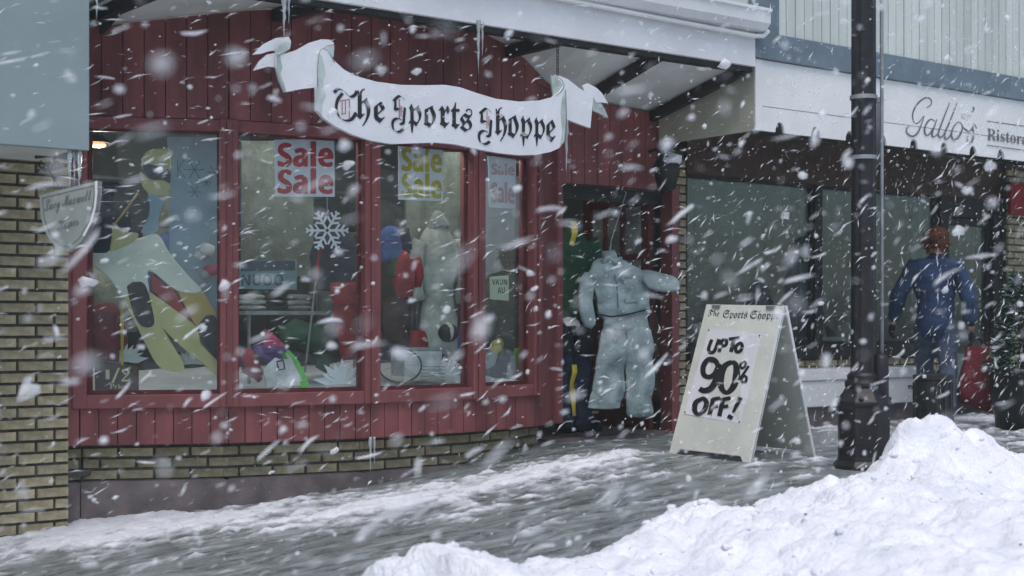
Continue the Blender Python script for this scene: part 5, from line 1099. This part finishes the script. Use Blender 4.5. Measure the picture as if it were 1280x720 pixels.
b1, q1, fw1, rg1 = person((pb_.x, pb_.y, gz), (.8, .55), H1, 'jacket_blue', 'jeans', 'hair_red', 'person in a blue jacket walking away past the restaurant with a red bag', (-.37, .12, .86), (.29, -.02, .8), stride=.3)
# shopping bag
hb_ = q1(.33, .0, .66); bgt = thing('shopping_bag', hb_-Vector((0, 0, .55)), 'glossy red shopping bag held by the person in the blue jacket', 'bag')
U = rt; Wd = Vector((sY, cY, 0))
def bagp(s, w_, z): return hb_+U*s+Wd*w_+Vector((0, 0, z))
bgm = MB(); rows = [(.02, .115, .03), (-.1, .135, .05), (-.25, .16, .065), (-.42, .175, .07), (-.52, .165, .05)]; n_ = 20
for z, a_, b_ in rows:
    for j in range(n_):
        t = 2*math.pi*j/n_; sx = math.copysign(abs(math.cos(t))**.45, math.cos(t)); sy = math.copysign(abs(math.sin(t))**.45, math.sin(t))
        p = bagp(sx*a_+.02, sy*b_, z-.06*sx*(z < -.3)); bgm.v.append(p+noise.noise_vector(p*8)*.015)
for r in range(len(rows)-1):
    for j in range(n_): bgm.f.append((r*n_+j, r*n_+(j+1) % n_, (r+1)*n_+(j+1) % n_, (r+1)*n_+j))
bgm.f.append(tuple((len(rows)-1)*n_+j for j in range(n_))[::-1]); obj('body', bgm, 'bag_red', bgt, smooth=True)
for s in (-1, 1): obj('handle', MB().tube([bagp(-.06, .03*s, -.01), bagp(-.03, .015*s, .07), bagp(.03, .015*s, .08), bagp(.08, .03*s, -.01)], .007, 5), 'cloth_black', bgt)
# person inside the fourth window
pi_ = wf(3, .5)(640, 300); H2 = wf(3, .5)(640, 307).z-.02
person((pi_.x, pi_.y, .02), (.35, 1), H2, 'coat_green', 'cloth_black', 'hair_dark', 'dark haired person in a grey green coat seen from behind through the fourth window', (-.2, .12, .85), (.2, .1, .85), stride=.04, shoulder=.19)

# ================================================================== falling snow
fl = MB(); random.seed(34); Wn = Vector((-.62, -.2, -.5)).normalized()
FT = [(-.5, 0), (-.33, .7), (-.05, 1), (.28, .75), (.5, 0)]
def flake(p, L, r, d):
    x = d.orthogonal().normalized(); y = d.cross(x); k = len(fl.v); rn = random.random; bend = (x*(rn()-.5)+y*(rn()-.5))*L*.22
    fl.v.append(p-d*L*.5+bend*.25)
    for t, w_ in FT[1:-1]:
        t += (rn()-.5)*.16; c = p+d*(L*t)-bend*(1-4*t*t)*.5
        for ca, sa in ((1, 0), (.31, .95), (-.81, .59), (-.81, -.59), (.31, -.95)):
            q = r*w_*(.55+.9*rn()); fl.v.append(c+x*(ca*q)+y*(sa*q))
    fl.v.append(p+d*L*.5+bend*.25)
    for j in range(5):
        j2 = (j+1) % 5; fl.f += [(k, k+1+j2, k+1+j), (k+16, k+11+j, k+11+j2)]
        for g in (1, 6): fl.f.append((k+g+j, k+g+j2, k+g+5+j2, k+g+5+j))
def mote(p, L, r, d):
    x = d.orthogonal().normalized(); y = d.cross(x); k = len(fl.v); e = random.uniform(-.2, .2); b = (x*random.uniform(-1, 1)+y*random.uniform(-1, 1))*L*.1
    fl.v += [p-d*L/2, p+d*L*e+x*r+b, p+y*r*.8+b, p-d*L*e-x*r*.7+b, p-y*r+b, p+d*L/2]
    fl.f += [(k, k+2, k+1), (k, k+3, k+2), (k, k+4, k+3), (k, k+1, k+4), (k+5, k+1, k+2), (k+5, k+2, k+3), (k+5, k+3, k+4), (k+5, k+4, k+1)]
nF = 0
while nF < 37000:
    p = Vector((random.uniform(-1, 14), random.uniform(.9, 8.15), random.uniform(-.25, 4.3)))
    dc = (p-cam.location).length
    if p.y > yw(p.x)-.12 and p.x < 6.4 or p.z < ground(p.x)+.03 or dc < 1.2: continue
    if p.x < 2.75 and p.y > 7.2: continue
    gust = .3+noise.noise(Vector((p.x*.5, p.y*.6, p.z*.7)))*.8+.05*p.x
    if random.random() > gust*min(1, .35+dc/6): continue
    t = max(0, min(1, (p.x-4)/5)); W2 = Vector((-.85+.25*t, -.15, -.25-.4*t)).normalized()
    d = (W2+Vector((random.gauss(0, .2), random.gauss(0, .3), random.gauss(0, .22)))).normalized()
    s = min(2.6, random.lognormvariate(-.3, .62)); q = random.random(); fn_ = flake if dc < 6 else mote
    if q < .3: fn_(p, .017*s, .0055*s, d)
    elif q < .985: fn_(p, .058*s, .0026*s, d)
    else: flake(p, .045*s, .012*s, d)
    nF += 1
for _ in range(900):                     # flakes drifting nearer the road
    p = Vector((random.uniform(-.3, 4.5), random.uniform(1.0, 4.2), random.uniform(-.1, 2.4)))
    if (p-cam.location).length < 1.4: continue
    d = (Vector((-.75, -.15, -.4))+Vector((random.gauss(0, .4), random.gauss(0, .4), random.gauss(0, .4)))).normalized(); s = min(1.8, random.lognormvariate(-.1, .4))
    flake(p, .022*s, .006*s, d) if random.random() < .5 else flake(p, .034*s, .0045*s, d)
tag(obj('falling_snow', fl, 'flake', loc=(5, 5, 1), smooth=True), kind='stuff')

# ================================================================== snowy air
hz = obj('haze', MB().box((-45, -45, -2.2), (45, 45, 8.5)), 'flake', loc=(0, 0, 0)); tag(hz, kind='stuff')
hm_ = bpy.data.materials.new('haze'); hm_.use_nodes = True; n_ = hm_.node_tree; n_.nodes.remove(n_.nodes['Principled BSDF'])
pv = n_.nodes.new('ShaderNodeVolumePrincipled'); pv.inputs['Color'].default_value = (.82, .95, .92, 1); pv.inputs['Density'].default_value = .0035; lk(n_, pv.outputs[0], n_.nodes['Material Output'].inputs['Volume'])
hz.data.materials.clear(); hz.data.materials.append(hm_)
